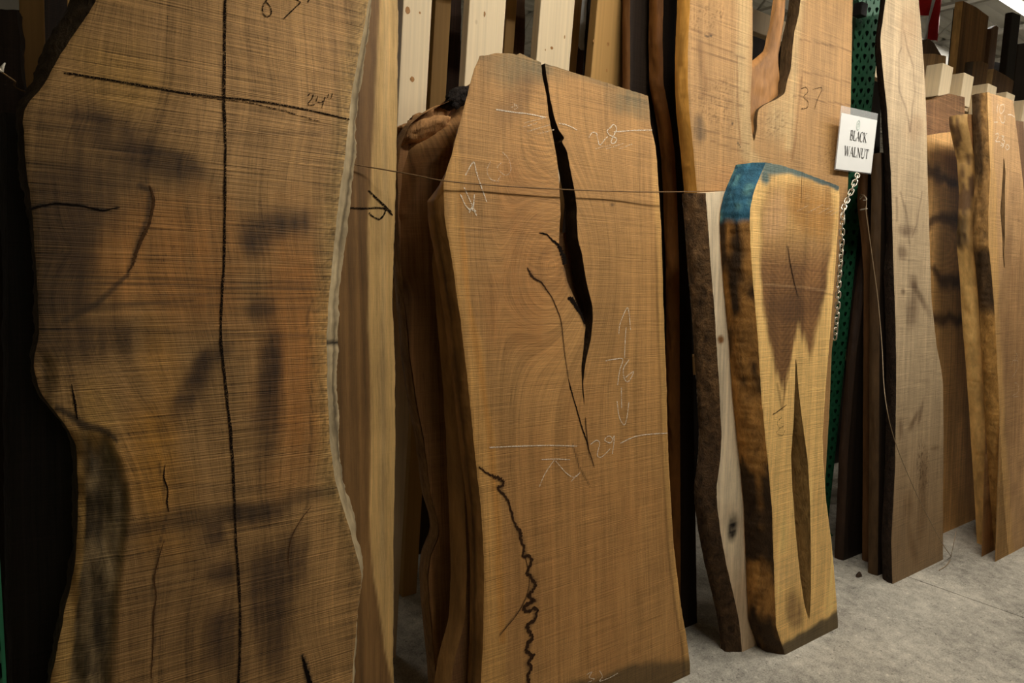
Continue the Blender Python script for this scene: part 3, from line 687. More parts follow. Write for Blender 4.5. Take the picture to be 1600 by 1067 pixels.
def paintK(cx):
    blob, stroke, right_of, below = masks(cx); X, Y = cx.X, cx.Y
    n = fbm(cx.s * 6, cx.t * 1.6, 18, 4)
    col = c(184, 135, 86)[None, :] * (0.84 + 0.34 * n)[:, None]
    col = mixc(col, c(176, 116, 66), blob(820, 420, 70, 170) * 0.5)
    col = mixc(col, c(168, 112, 66), blob(900, 850, 150, 250) * 0.35)
    # sapwood down the left and a thin rim on the right
    sap = (1 - right_of([(690, 60), (725, 280), (722, 340), (733, 400), (735, 470), (755, 540), (762, 620), (776, 690), (783, 800), (788, 900), (790, 1000), (788, 1130)], 2.5))
    col = mixc(col, c(205, 152, 92), sap * 0.75 * sstep(150, 260, Y))
    col = mixc(col, c(188, 122, 54), sap * stroke([(722, 300), (728, 420), (748, 560), (768, 700), (780, 850), (784, 1000)], 5, 0.9, 5) * 0.5)
    rim = sstep(0.030, 0.022, cx.dr + 0.012 * (fbm(cx.t * 5, cx.t * 0, 3) - 0.5)) * sstep(200, 300, Y)
    col = mixc(col, c(206, 156, 98), rim * 0.7)
    col = mixc(col, c(96, 64, 38), np.exp(-((cx.dr - 0.030) / 0.006) ** 2) * 0.45 * sstep(330, 420, Y))
    # grey-green weathered top end
    tp = np.maximum(blob(815, 105, 60, 34, 0.1), np.maximum(blob(985, 160, 45, 26, 0.35), stroke([(745, 88), (850, 98), (1013, 152)], 7, 0.8, 4) * 0.7))
    col = mixc(col, c(108, 98, 76), tp * 0.6)
    col = mixc(col, c(92, 92, 78), np.maximum(blob(990, 155, 24, 14, 0.35), blob(835, 105, 26, 12, 0.2)) * 0.35)
    col = mixc(col, c(112, 78, 50), blob(800, 170, 22, 60, 0.5) * 0.45)
    # bottom end stain
    bt = below([(740, 1110), (850, 1080), (960, 1050), (1010, 1032), (1080, 1022)], 9)
    col = mixc(col, c(66, 58, 42), bt * 0.75)
    # curl near the split
    rip = np.sin(Y * 0.75 + 0.02 * (X - 850) ** 2 * 0.6 + 5 * fbm(cx.s * 12, cx.t * 12, 9)); m = np.maximum(blob(855, 380, 45, 80), blob(850, 240, 40, 80)) 
    col = col * (1 + 0.15 * rip * m)[:, None]
    ink = c(34, 24, 17)
    col = mixc(col, c(58, 38, 24), stroke(c8([(515, 232), (540, 270), (580, 300), (630, 370), (670, 470), (682, 570), (690, 640), (705, 740)]), [1.5, 4, 3, 1.5, 1.6, 1.5, 1.4, 1.4], 0.5, 1) * 0.35)
    col = mixc(col, c(70, 46, 28), stroke(c8([(785, 940), (790, 1000), (800, 1090), (825, 1150)]), [1.2, 1, 1.4, 1], 0.5) * 0.6)
    col = mixc(col, c(62, 42, 26), stroke(c8([(690, 235), (720, 300), (750, 360), (775, 440), (786, 500)]), [4, 8, 9, 7, 3], 0.6, 3) * 0.75)
    # worm track low on the left
    wm = [(650 + x / 2.757, 680 + y / 2.757) for x, y in ((270, 135), (320, 172), (345, 185), (375, 205), (362, 232), (395, 280), (410, 330), (430, 390), (452, 432), (465, 480), (468, 520), (497, 530), (483, 590), (512, 630), (488, 690), (512, 712), (470, 742), (515, 755), (505, 800), (480, 830), (500, 870), (480, 930), (500, 955), (480, 985), (490, 1020), (484, 1067))]
    col = mixc(col, c(52, 36, 24), stroke(wm, [1.2, 1.5, 3, 2.5, 3, 2, 2, 2, 3.5, 2.5, 3, 3, 3.5, 3, 3.2, 3, 4, 3, 3, 4, 3, 4, 3, 4, 3, 3], 0.8, 3) * 0.5)
    col = mixc(col, c(80, 54, 34), stroke([(650 + x / 2.757, 680 + y / 2.757) for x, y in ((500, 610), (480, 690), (450, 750), (400, 810), (360, 860))], 1.3, 0.5, 2) * 0.6)
    col = mixc(col, c(70, 48, 30), np.maximum(blob(957, 320, 4, 3), stroke([(895, 695), (905, 730), (922, 760)], 1.1, 0.5)) * 0.7)
    return col
def edgeK(t, w, X, Y):
    k = fbm(t * 14, w * 6, 71, 4); cl = c(150, 108, 58)[None, :] * (0.45 + 0.95 * k)[:, None]
    return mixc(cl, c(48, 34, 22), (1 - sstep(0.05, 0.16, np.abs(w - 0.55))) * 0.55)
K = slab('walnut_slab', 'bright wide slab with a long open split and chalk numbers', plK, KL, KR, paintK, WOOD_FINE, th=0.055, top=KT, cell=0.005, gap=(KCL, KCR), bl=lambda Y: np.interp(Y, [80, 265, 310, 1100], [0.05, 0.04, -0.022, -0.010]), br=-0.008, edge=edgeK, edge_mat=BARK_FINE, seed=9, ring=ringK, top_col=c(90, 84, 68), gain=(0.95, 0.99, 0.84), wall=0.1)
crack('split_branch', c8([(570, 70), (590, 74), (608, 80), (630, 104), (655, 124), (676, 165), (692, 215)]), [0.002, 0.005, 0.004, 0.006, 0.009, 0.014, 0.016], plK, K, CRACK)
crack('check', c8([(515, 232), (530, 262), (552, 285), (580, 300), (605, 335), (630, 372), (655, 430), (672, 480), (682, 570), (690, 640), (705, 740)]), [0.003, 0.007, 0.006, 0.004, 0.003, 0.0025, 0.003, 0.002, 0.002, 0.0015, 0.001], plK, K, WORM)
crack('check', c8([(705, 745), (716, 790), (730, 840), (745, 890), (762, 950), (778, 1000), (792, 1040), (796, 1075)]), [0.001, 0.005, 0.003, 0.004, 0.004, 0.005, 0.003, 0.001], plK, K, CRACK)
crack('check', c8([(784, 925), (789, 990), (797, 1060), (812, 1110), (826, 1160)]), [0.002, 0.002, 0.003, 0.002, 0.001], plK, K, WORM)
crack('bark_pocket', c8([(702, 372), (722, 380), (745, 415), (765, 450), (780, 492)]), [0.006, 0.016, 0.014, 0.009, 0.004], plK, K, CRACK)
WMP = [(650 + x / 2.757, 680 + y / 2.757) for x, y in ((270, 135), (300, 160), (330, 175), (345, 180), (372, 195), (375, 215), (355, 222), (362, 240), (395, 280), (410, 330), (430, 390), (452, 425), (450, 445), (465, 480), (460, 520), (485, 522), (500, 540), (478, 585), (495, 610), (514, 640), (502, 670), (485, 695), (510, 712), (465, 735), (480, 755), (518, 748), (512, 790), (480, 822), (490, 850), (503, 872), (480, 900), (478, 935), (505, 950), (484, 972), (494, 1000), (482, 1035), (488, 1067), (482, 1100))]
crack('worm_track', WMP, [0.003, 0.004, 0.006, 0.010, 0.008, 0.007, 0.008, 0.006, 0.007, 0.006, 0.006, 0.012, 0.008, 0.006, 0.008, 0.009, 0.008, 0.010, 0.008, 0.009, 0.010, 0.011, 0.009, 0.012, 0.010, 0.010, 0.009, 0.012, 0.009, 0.009, 0.012, 0.010, 0.009, 0.010, 0.009, 0.010, 0.009, 0.008], plK, K, WORM, n=260, rag=0.7)
crack('check', [(650 + x / 2.757, 680 + y / 2.757) for x, y in ((470, 520), (488, 620), (475, 690), (450, 745), (420, 790), (390, 825), (360, 862))], [0.002, 0.002, 0.0015, 0.002, 0.002, 0.002, 0.001], plK, K, WORM)
ribbon('chalk_line', crop([[(370, 508), (450, 520), (520, 528), (600, 545)], [(660, 572), (700, 580), (745, 603)], [(915, 612), (1000, 605), (1092, 603)]], 650, 0, 2.965), plK, 0.0032, CHALK, K)
ribbon('chalk_number', crop([[(800, 637), (815, 615), (835, 618), (840, 640), (850, 672), (870, 650), (887, 633)], [(905, 588), (885, 605), (895, 625), (927, 642), (920, 662), (903, 662), (908, 640), (928, 600), (915, 577), (898, 592)]], 650, 0, 2.965), plK, 0.0032, CHALK, K)
ribbon('chalk_number', crop([[(228, 812), (265, 752), (280, 800), (300, 860), (327, 937)], [(205, 900), (235, 960), (278, 978)], [(222, 868), (250, 930), (280, 1000)], [(270, 900), (262, 965), (240, 972)], [(262, 955), (245, 985)]], 650, 0, 2.965), plK, 0.0034, CHALK, K)
ribbon('chalk_number', crop([[(345, 748), (328, 790), (345, 830), (385, 842)], [(400, 706), (430, 740), (438, 790), (412, 812), (376, 778), (398, 750)], [(372, 848), (390, 815)], [(445, 474), (470, 498), (455, 508)], [(476, 482), (440, 498)]], 650, 0, 2.965), plK, 0.0028, CHALK_FAINT, K)
ribbon('chalk_scribble', crop([[(495, 590), (560, 570)], [(515, 610), (620, 578)], [(560, 622), (640, 600)], [(500, 570), (600, 545)], [(830, 690), (900, 672)], [(880, 690), (960, 665)], [(940, 690), (1000, 668)]], 650, 0, 2.965), plK, 0.003, CHALK_FAINT, K)
ribbon('chalk_arrow', crop([[(938, 540), (945, 490), (975, 420), (985, 440), (993, 520)], [(972, 508), (968, 570), (965, 650)], [(950, 785), (952, 885)], [(930, 850), (940, 920), (962, 960), (975, 930), (985, 855)]], 650, 340, 2.965), plK, 0.003, CHALK, K)
ribbon('chalk_number', crop([[(878, 663), (910, 657), (956, 655), (942, 710), (933, 775)], [(985, 658), (960, 700), (965, 748), (985, 757), (1007, 713), (970, 740)]], 650, 340, 2.965), plK, 0.0032, CHALK, K)
ribbon('chalk_line', crop([[(945, 1045), (1010, 1015), (1080, 1003), (1163, 998)], [(340, 1064), (480, 1058), (620, 1055), (745, 1058)]], 650, 340, 2.965), plK, 0.0034, CHALK, K)
ribbon('chalk_number', crop([[(750, 40), (775, 22), (790, 35), (780, 85), (800, 92), (838, 55)], [(850, 18), (830, 2), (812, 20), (838, 32), (854, 3), (845, 80)]], 650, 680, 2.757), plK, 0.003, CHALK, K)
ribbon('chalk_letter', crop([[(540, 104), (600, 102), (662, 105)], [(595, 105), (555, 165), (530, 222)], [(600, 110), (650, 165), (682, 180), (706, 160)], [(690, 172), (668, 198)]], 650, 680, 2.757), plK, 0.0028, CHALK, K)
ribbon('chalk_number', crop([[(735, 1030), (757, 1018), (745, 1042), (767, 1050), (740, 1064)], [(790, 1013), (802, 1038), (790, 1058), (830, 1045), (868, 1024)]], 650, 680, 2.757), plK, 0.0028, CHALK, K)

# --- K2: slab standing right behind the bright one, only its edge shows
plK2 = Plane(1.372, 0.14)
K2L = [(720, 330), (700, 400), (706, 470), (712, 540), (717, 600), (722, 680), (727, 807), (730, 898), (727, 970), (712, 1025), (705, 1064), (700, 1120)]
K2R = [(1000, 330), (1000, 1100)]
paint_dark = lambda r, g, b, sd: (lambda cx: c(r, g, b)[None, :] * (0.6 + 0.8 * fbm(cx.s * 12, cx.t * 1.5, sd, 4))[:, None])
slab('wood_slab', 'brown slab hidden behind the split slab with only its left edge showing', plK2, K2L, K2R, paint_dark(120, 84, 50, 3), WOOD, th=0.05, T=1.5, cell=0.012, bl=-0.025, edge=c(150, 110, 62), edge_mat=BARK_FINE, seed=11)

# --- J: dark burl-topped slab in the shadow between
plJ = Plane(1.53, 0.12)
JL = [(690, 165), (660, 178), (640, 195), (627, 225), (622, 260), (622, 340), (626, 400), (632, 470), (640, 560), (652, 640), (662, 690), (672, 770), (684, 815), (686, 835), (672, 870), (668, 900), (672, 960), (680, 1040), (684, 1100)]
JR = [(760, 120), (790, 300), (790, 1090)]
JT = [(690, 165), (712, 150), (735, 132), (760, 115)]
def paintJ(cx):
    blob, stroke, right_of, below = masks(cx)
    col = c(150, 106, 62)[None, :] * (0.55 + 0.9 * fbm(cx.s * 16, cx.t * 3, 23, 4))[:, None]
    col = mixc(col, c(196, 150, 96), np.maximum(blob(680, 200, 60, 30, -0.5), stroke([(625, 300), (640, 230), (690, 190), (740, 150)], 10, 0.8, 6)) * 0.6)
    return mixc(col, c(30, 24, 20), blob(715, 150, 30, 16, -0.5) * 0.9)
def reliefJ(cx):
    blob, stroke, right_of, below = masks(cx)
    m = stroke([(620, 420), (620, 340), (624, 260), (640, 205), (690, 170), (735, 135), (770, 110)], 34, 1.0)
    return -0.10 * m ** 2 + 0.010 * fbm(cx.s * 22, cx.t * 16, 4) + 0.012 * stroke([(640, 330), (660, 260), (720, 215)], 8, 0.9, 5)
Js = slab('walnut_slab', 'dark burl-topped slab in shadow between the pale board and split slab', plJ, JL, JR, paintJ, WOOD_DARK, th=0.06, top=JT, cell=0.006, bl=0.0, edge=c(150, 112, 70), edge_mat=BARK, seed=13, relief=reliefJ, bulge=0.006)

def lump(name, cen, rad, rot, colr, mat, parent, sd, amp=0.35):
    nu, nv = 40, 24; V = []; C_ = []
    ca, sa = math.cos(rot), math.sin(rot)
    for j in range(nv + 1):
        th_ = math.pi * j / nv
        for i in range(nu):
            ph = 2 * math.pi * i / nu; x, y, z = math.sin(th_) * math.cos(ph), math.sin(th_) * math.sin(ph), math.cos(th_)
            q = float(fbm(np.array(x * 2.2 + z * 1.3 + 9), np.array(y * 2.2 + z * 1.7 + 5), sd, 4)); r = 1 + amp * (q - 0.5) * 2
            X_, Z_ = x * rad[0] * r, z * rad[2] * r
            V.append((cen[0] + X_ * ca - Z_ * sa, cen[1] + y * rad[1] * r, cen[2] + X_ * sa + Z_ * ca)); C_.append(np.asarray(colr) * (0.5 + q))
    Fc = [(j * nu + i, j * nu + (i + 1) % nu, (j + 1) * nu + (i + 1) % nu, (j + 1) * nu + i) for j in range(nv) for i in range(nu)]
    V = np.array(V); return mesh(name, V, Fc, mat, parent, True, dict(col=('FLOAT_COLOR', np.array(C_)), gr=('FLOAT_VECTOR', V[:, [0, 2, 1]])))
lump('bark_crust', aty(716, 152, 1.78), (0.058, 0.03, 0.026), 0.62, c(40, 33, 28), BARK_ROUGH, Js, 3, 0.5)
lump('burl_shoulder', aty(664, 196, 1.80), (0.092, 0.04, 0.036), 0.5, c(176, 130, 82), BARK, Js, 5, 0.45)
# --- dark slabs between the split slab and plank 37
plG = Plane(1.575, 0.10)
slab('wood_slab', 'dark brown slab standing in the gap right of the split slab', plG, [(985, -60), (985, 120), (985, 900)], [(1038, -60), (1046, 500), (1052, 900)], paint_dark(44, 32, 21, 33), WOOD_DARK, th=0.04, T=2.4, cell=0.012, edge=c(110, 74, 40), seed=15)
plH = Plane(1.50, 0.10)
slab('wood_slab', 'narrow dark slab with a lit orange edge left of the plank marked 37', plH, [(1038, -60), (1037, 0), (1036, 60), (1037, 130), (1048, 185), (1055, 240), (1058, 300), (1062, 420), (1064, 900)], [(1066, -60), (1064, 0), (1064, 100), (1072, 300), (1084, 600), (1090, 1000)], paint_dark(36, 26, 17, 35), WOOD_DARK, th=0.05, T=2.45, cell=0.010, bl=-0.02, edge=c(124, 78, 32), seed=17, bulge=0.012)

# --- L: tall plank marked 37 with a bark-pocket void
plL = Plane(1.35, 0.10)
LL = [(1080, -60), (1079, 0), (1076, 60), (1075, 130), (1078, 180), (1083, 225), (1087, 270), (1092, 330), (1112, 450), (1150, 700), (1168, 1010)]
LR = [(1336, -60), (1333, 0), (1331, 100), (1329, 190), (1325, 300), (1316, 360), (1310, 450), (1300, 550), (1296, 650), (1290, 750), (1288, 880)]
cL = lambda pts: [(1040 + x / 4.446, y / 4.446) for x, y in pts]
LCL = [(1177, -60)] + cL([(604, 0), (604, 200), (604, 370), (600, 500), (590, 700), (590, 800), (598, 900), (612, 985)])
LCR = [(1256, -60)] + cL([(938, 0), (925, 100), (895, 220), (882, 330), (870, 480), (845, 560), (828, 650), (770, 690), (690, 725), (645, 760), (635, 830), (634, 900), (616, 985)])
def paintL(cx):
    blob, stroke, right_of, below = masks(cx); X, Y = cx.X, cx.Y
    col = c(206, 156, 104)[None, :] * (0.84 + 0.34 * fbm(cx.s * 7, cx.t * 2.5, 28, 4))[:, None]
    col = mixc(col, c(228, 190, 140), np.maximum(stroke([(1160, -50), (1162, 150), (1168, 240), (1190, 260)], 10, 0.8, 8), np.maximum(blob(1225, 180, 24, 46), stroke([(1250, 0), (1240, 100), (1232, 230)], 6, 0.9, 4))) * 0.7)
    for pts in ([(1080, 45), (1120, 55), (1170, 75)], [(1080, 60), (1120, 72), (1165, 92)], [(1082, 75), (1120, 86), (1160, 102)], [(1085, 115), (1130, 128), (1170, 145)], [(1085, 140), (1160, 165)], [(1090, 200), (1130, 212), (1170, 225)], [(1110, 220), (1170, 240)], [(1250, 60), (1330, 80)], [(1245, 110), (1330, 130)], [(1240, 150), (1330, 165)]):
        col = mixc(col, c(120, 78, 44), stroke(pts, 1.0, 0.6, 3) * 0.55)
    col = mixc(col, c(150, 104, 62), stroke([(1095, 70), (1098, 100), (1103, 130), (1100, 150)], 5, 0.8, 5) * 0.5)
    col = mixc(col, c(150, 98, 54), np.maximum(stroke([(1238, 250), (1246, 190), (1252, 120)], 1.4, 0.6, 3), stroke([(1152, 90), (1153, 160), (1157, 225)], 1.3, 0.6, 3)) * 0.6)
    col = mixc(col, c(86, 70, 54), np.maximum(blob(1092, 205, 10, 26), blob(1165, 262, 22, 8)) * 0.6)
    sp = (vn(cx.s * 240, cx.t * 240, 46) > 0.72) * np.maximum(blob(1105, 25, 30, 26), np.maximum(blob(1120, 160, 40, 50), np.maximum(blob(1215, 190, 22, 34), blob(1295, 250, 16, 40))))
    col = mixc(col, c(124, 84, 46), sp * 0.5)
    col = mixc(col, c(40, 28, 18), np.maximum(stroke([(1101, 54), (1106, 57), (1111, 56)], 1.3, 0.4), np.maximum(blob(1145, 193, 2.2, 2.4), stroke([(1152, 222), (1157, 230)], 1.0, 0.5))) * 0.85)
    return col
Ls = slab('plank', 'tall pale plank marked 37 with a long dark void', plL, LL, LR, paintL, WOOD_FINE, th=0.05, T=2.85, cell=0.006, gap=(LCL, LCR), bl=-0.008, edge=c(196, 140, 62), seed=19, jit=0.0014, cat='plank', gain=(0.66, 0.68, 0.60), wall=0.2)
ribbon('pencil_number', crop([[(893, 412), (915, 405), (925, 425), (905, 450), (925, 470), (922, 498), (895, 505)], [(945, 415), (990, 408), (970, 460), (955, 508)]], 950, 0, 2.965), plL, 0.0035, INK_FAINT, Ls)
# rounded inner wood seen in the void
def ridge():
    cen = [(1236, -60), (1229, 0), (1224, 40), (1216, 80), (1203, 112), (1196, 142), (1186, 175), (1180, 198), (1179, 228)]
    wdt = [13, 13, 13, 17, 42, 48, 40, 26, 12]
    n = 60; P = smooth_pts([list(plL.st(*p)) for p in cen], n); n = len(P); wd = np.interp(np.linspace(0, 1, n), np.linspace(0, 1, len(wdt)), wdt) / 190.0
    V = []; Fc = []; C_ = []; m = 17
    for i in range(n):
        for k in range(m):
            a = -1.15 + 2.3 * k / (m - 1); s = P[i][0] + math.sin(a) * wd[i] * 0.55; dn = -0.048 + 0.040 * math.cos(a) - 0.006 * float(vn(i * 0.3, k * 0.5, 4))
            V.append(plL.P(s, P[i][1], dn)); C_.append(c(160, 112, 62) * (0.45 + 0.9 * float(fbm(np.array(i * 0.12), np.array(k * 0.45), 9))))
    for i in range(n - 1):
        for k in range(m - 1): Fc.append((i * m + k, i * m + k + 1, (i + 1) * m + k + 1, (i + 1) * m + k))
    V = np.array(V); mesh('inner_ridge', V, Fc, BARK_FINE, Ls, True, dict(col=('FLOAT_COLOR', np.array(C_)), gr=('FLOAT_VECTOR', V[:, [0, 2, 1]])))
ridge()

# --- M: pale board with a bark edge
plM = Plane(1.29, 0.10)
ML = [(1103, 302), (1107, 350), (1110, 400), (1118, 500), (1124, 600), (1128, 680), (1126, 720), (1120, 760), (1121, 790), (1126, 830), (1135, 880), (1147, 930), (1155, 970), (1160, 1015)]
MR = [(1152, 297), (1158, 400), (1190, 600), (1215, 800), (1230, 1000)]
def paintM(cx):
    blob, stroke, right_of, below = masks(cx)
    col = c(238, 216, 180)[None, :] * (0.86 + 0.22 * fbm(cx.s * 40, cx.t * 1.2, 38, 3))[:, None]
    col = mixc(col, c(150, 104, 60), np.maximum(blob(1126, 530, 5, 7), below([(1100, 830), (1160, 840)], 70) * 0.45))
    return mixc(col, c(20, 15, 12), blob(1146, 822, 9, 20) * 0.95)
def edgeM(t, w, X, Y):
    k = fbm(t * 24, w * 6, 81, 4); cl = c(100, 74, 46)[None, :] * (0.3 + 1.2 * k)[:, None]
    return mixc(cl, c(60, 44, 30), sstep(560, 760, Y) * 0.6)
Ms = slab('board', 'narrow cream board with a thick bark edge left of the blue-topped slab', plM, ML, MR, paintM, WOOD_SMOOTH, th=0.054, top=[(1103, 302), (1125, 299), (1152, 297)], cell=0.007, bl=-0.055, edge=edgeM, edge_mat=BARK_ROUGH, seed=21, bulge=0.014, cat='board')

# --- N: walnut slab with blue painted top and a forked heart
plN = Plane(1.20, 0.10)
NL = [(1197, 254), (1188, 275), (1178, 300), (1173, 325), (1172, 350), (1174, 400), (1178, 450), (1185, 530), (1190, 620), (1200, 720), (1207, 800), (1210, 900), (1213, 980), (1227, 1022)]
NR = [(1312, 291), (1312, 320), (1309, 370), (1304, 440), (1297, 530), (1291, 600), (1286, 680), (1287, 720), (1291, 780), (1300, 850), (1307, 930), (1310, 976)]
NCL = [(1243, 560), (1242, 600), (1240, 660), (1236, 710), (1238, 760), (1243, 830), (1250, 900), (1257, 945), (1263, 968)]
NCR = [(1244, 560), (1248, 610), (1254, 660), (1262, 720), (1266, 790), (1267, 880), (1267, 930), (1265, 968)]
def paintN(cx):
    blob, stroke, right_of, below = masks(cx); X, Y = cx.X, cx.Y
    sap = c(244, 198, 122); col = sap[None, :] * (0.8 + 0.42 * fbm(cx.s * 12, cx.t * 2.5, 48, 4))[:, None]
    # dark heartwood: wide at the top, forking into two points
    hl = [(1195, 300), (1192, 340), (1195, 380), (1192, 450), (1196, 520), (1205, 560), (1214, 590), (1222, 612)]
    h1 = right_of([(1196, 270), (1190, 330), (1191, 400), (1190, 470), (1198, 540), (1208, 580), (1220, 610), (1224, 640)], 6) * (1 - right_of([(1300, 270), (1303, 330), (1298, 400), (1292, 450), (1283, 490), (1276, 520), (1268, 560), (1262, 570)], 6))
    fork = np.interp(X, [1185, 1205, 1222, 1237, 1246, 1258, 1268, 1284, 1300], [470, 560, 615, 560, 508, 535, 560, 500, 400])
    fork = fork + 40 * (fbm(cx.s * 120, cx.t * 3, 77, 3) - 0.5); heart = h1 * sstep(16, -16, Y - fork) * sstep(262, 300, Y) * (0.55 + 0.45 * sstep(330, 430, Y))
    hc = c(150, 106, 62)[None, :] * (0.5 + 0.95 * fbm(cx.s * 16, cx.t * 3, 52, 4))[:, None]; hc = hc * (1 - 0.25 * sstep(330, 480, Y))[:, None] * (1 + 0.16 * np.sin((Y + 1.6 * np.abs(X - np.where(X < 1246, 1222, 1268)) ) * 0.55 + 5 * fbm(cx.s * 10, cx.t * 5, 31)))[:, None]
    col = col * (1 - heart[:, None]) + hc * heart[:, None]
    col = mixc(col, c(176, 124, 58), blob(1270, 320, 46, 50) * 0.75)
    col = mixc(col, c(206, 160, 116), blob(1213, 340, 18, 40) * 0.45)
    col = mixc(col, c(84, 56, 34), np.maximum(blob(1235, 480, 40, 24), blob(1280, 470, 20, 30)) * 0.45 * heart)
    for yy, k in ((448, .25), (452, .45), (330, .2), (418, .25)):
        col = mixc(col, c(220, 180, 130) if yy == 448 else c(84, 54, 32), stroke([(1195, yy - 4), (1250, yy), (1302, yy + 8)], 1.2, 0.6, 2) * k)
    col = mixc(col, c(60, 40, 26), stroke([(1230, 385), (1234, 410), (1240, 440), (1247, 465)], 1.4, 0.6, 2) * 0.6)
    col = mixc(col, c(120, 82, 44), stroke([(1214, 600), (1222, 640), (1230, 590)], 1.5, 0.7, 3) * 0.5)
    # pale wiped patch, stain and dark wet foot
    col = mixc(col, c(214, 176, 116), blob(1232, 890, 22, 30) * 0.4)
    col = mixc(col, c(96, 62, 34), blob(1240, 950, 16, 30) * 0.6)
    ft = below([(1205, 1014), (1228, 1000), (1262, 982), (1310, 952)], 5); col = mixc(col, c(26, 38, 40), ft * 0.85)
    # blue-green paint along the top
    bp = np.maximum(stroke([(1185, 250), (1200, 262), (1235, 264), (1270, 274), (1312, 292)], [14, 12, 7, 5, 4], 0.5, 8), blob(1193, 275, 9, 14) * 0.9)
    col = mixc(col, c(58, 100, 104), bp * 0.9); col = mixc(col, c(48, 56, 56), bp * sstep(1230, 1300, X) * 0.5)
    return col
def edgeN(t, w, X, Y):
    k = fbm(t * 18, w * 5, 83, 4); cl = c(160, 114, 58)[None, :] * (0.5 + 0.9 * k)[:, None]
    dk = sstep(0.42, 0.62, fbm(t * 6, w * 3.2, 84, 3) + 0.5 * (0.5 - np.abs(w - 0.35)) * sstep(380, 420, Y) * sstep(600, 520, Y) + 0.32 * sstep(730, 760, Y) * sstep(905, 860, Y) + 0.3 * sstep(940, 990, Y) - 0.18 * sstep(590, 620, Y) * sstep(730, 700, Y))
    cl = mixc(cl, c(30, 24, 19), dk * 0.9)
    blue = sstep(352, 340, Y + 14 * (k - 0.5)); bc = c(44, 88, 108)[None, :] * (0.6 + 0.9 * fbm(t * 30, w * 4, 86))[:, None]; bc = mixc(bc, c(96, 142, 138), sstep(0.6, 0.75, fbm(t * 22, w * 5, 87)) * 0.7)
    return cl * (1 - blue[:, None]) + bc * blue[:, None]
Ns = slab('walnut_slab', 'thick slab with blue painted top end and forked dark heartwood', plN, NL, NR, paintN, WOOD_FINE, th=0.085, top=[(1197, 254), (1222, 258), (1260, 270), (1312, 291)], cell=0.0055, gap=(NCL, NCR), bl=-0.045, br=-0.01, edge=edgeN, edge_mat=BARK, edger=c(176, 122, 64), edger_mat=BARK_FINE, seed=23, bulge=0.016, top_col=c(60, 100, 106), wall=0.5)
crack('check', [(1231, 384), (1234, 408), (1240, 438), (1246, 462)], [0.001, 0.004, 0.004, 0.001], plN, Ns, WORM)
crack('check', [(1207, 648), (1217, 641), (1229, 632)], [0.001, 0.003, 0.001], plN, Ns, CRACK)
crack('check', [(1253, 268), (1252, 290), (1252, 318)], [0.001, 0.002, 0.001], plN, Ns, WORM)
ribbon('chalk_scribble', [[(1262, 332), (1285, 320)], [(1278, 334), (1300, 322)], [(1290, 334), (1312, 323)], [(1245, 330), (1262, 321)], [(1298, 336), (1313, 328)]], plN, 0.0022, CHALK_FAINT, Ns)
ribbon('pencil_number', [[(1207, 647), (1216, 642), (1229, 632)], [(1221, 652), (1214, 660), (1218, 668), (1226, 664)], [(1219, 668), (1213, 676), (1222, 680), (1226, 672)]], plN, 0.0022, INK_FAINT, Ns)

# --- S: pale slab beyond the green upright, with darker slabs behind it
plS = Plane(1.27, 0.11)
SL = [(1388, -60), (1384, 0), (1376, 61), (1379, 100), (1382, 131), (1386, 163), (1392, 261), (1394, 310), (1396, 396), (1400, 512), (1401, 590), (1399, 735), (1393, 847), (1395, 912)]
SR = [(1434, -60), (1436, 0), (1440, 44), (1445, 116), (1448, 180), (1450, 280), (1456, 469), (1464, 541), (1471, 575), (1474, 600), (1475, 687), (1474, 760), (1474, 876)]
def paintS(cx):
    blob, stroke, right_of, below = masks(cx); X, Y = cx.X, cx.Y
    col = c(200, 164, 116)[None, :] * (0.86 + 0.28 * fbm(cx.s * 9, cx.t * 2, 58, 4))[:, None]
    col = mixc(col, c(170, 126, 80), np.maximum(blob(1418, 45, 18, 50), blob(1430, 200, 16, 20)) * 0.45)
    dk = c(92, 62, 38)
    for pts, w in (([(1408, 75), (1403, 85), (1405, 140), (1415, 170), (1421, 205)], 1.2), ([(1413, 50), (1417, 75), (1426, 105), (1428, 140), (1424, 180), (1421, 205)], 1.2), ([(1407, 300), (1415, 330), (1422, 380)], 1.6), ([(1440, 300), (1432, 350), (1426, 370)], 1.0), ([(1401, 308), (1402, 345)], 1.4)):
        col = mixc(col, dk, stroke(pts, w, 0.8, 4) * 0.4)
    for a in ((1418, 360, 14, 10, 0), (1411, 395, 8, 12, 0), (1428, 440, 8, 16, 0), (1425, 480, 9, 34, 0.1), (1436, 460, 6, 30, -0.5), (1411, 455, 4, 6, 0), (1440, 640, 3, 24, 0.2), (1432, 650, 4, 16, 0.4), (1425, 665, 5, 12, 0.3), (1406, 672, 5, 16, 0), (1463, 700, 9, 4, -0.3), (1443, 740, 6, 40, 0.1), (1440, 800, 8, 50, 0.05), (1420, 790, 8, 24, 0.0), (1425, 850, 6, 40, -0.2)):
        col = mixc(col, dk, blob(*a, soft=0.8) * 0.6)
    sp = (vn(cx.s * 150, cx.t * 90, 66) > 0.7) * blob(1443, 740, 10, 50); col = mixc(col, c(40, 28, 18), sp * 0.8)
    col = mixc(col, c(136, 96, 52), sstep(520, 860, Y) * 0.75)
    return col
Ss = slab('plank', 'pale narrow slab with brown stains standing beside the green upright', plS, SL, SR, paintS, WOOD_FINE, th=0.05, T=2.66, bot=[(1395, 912), (1474, 876)], cell=0.006, bl=lambda Y: np.interp(Y, [0, 380, 420, 900], [0.05, 0.045, 0.012, 0.01]), edge=c(46, 34, 24), edge_mat=BARK_ROUGH, edger=c(190, 150, 100), edger_mat=BARK_FINE, seed=27, cat='plank', gain=(0.84, 0.96, 1.2))
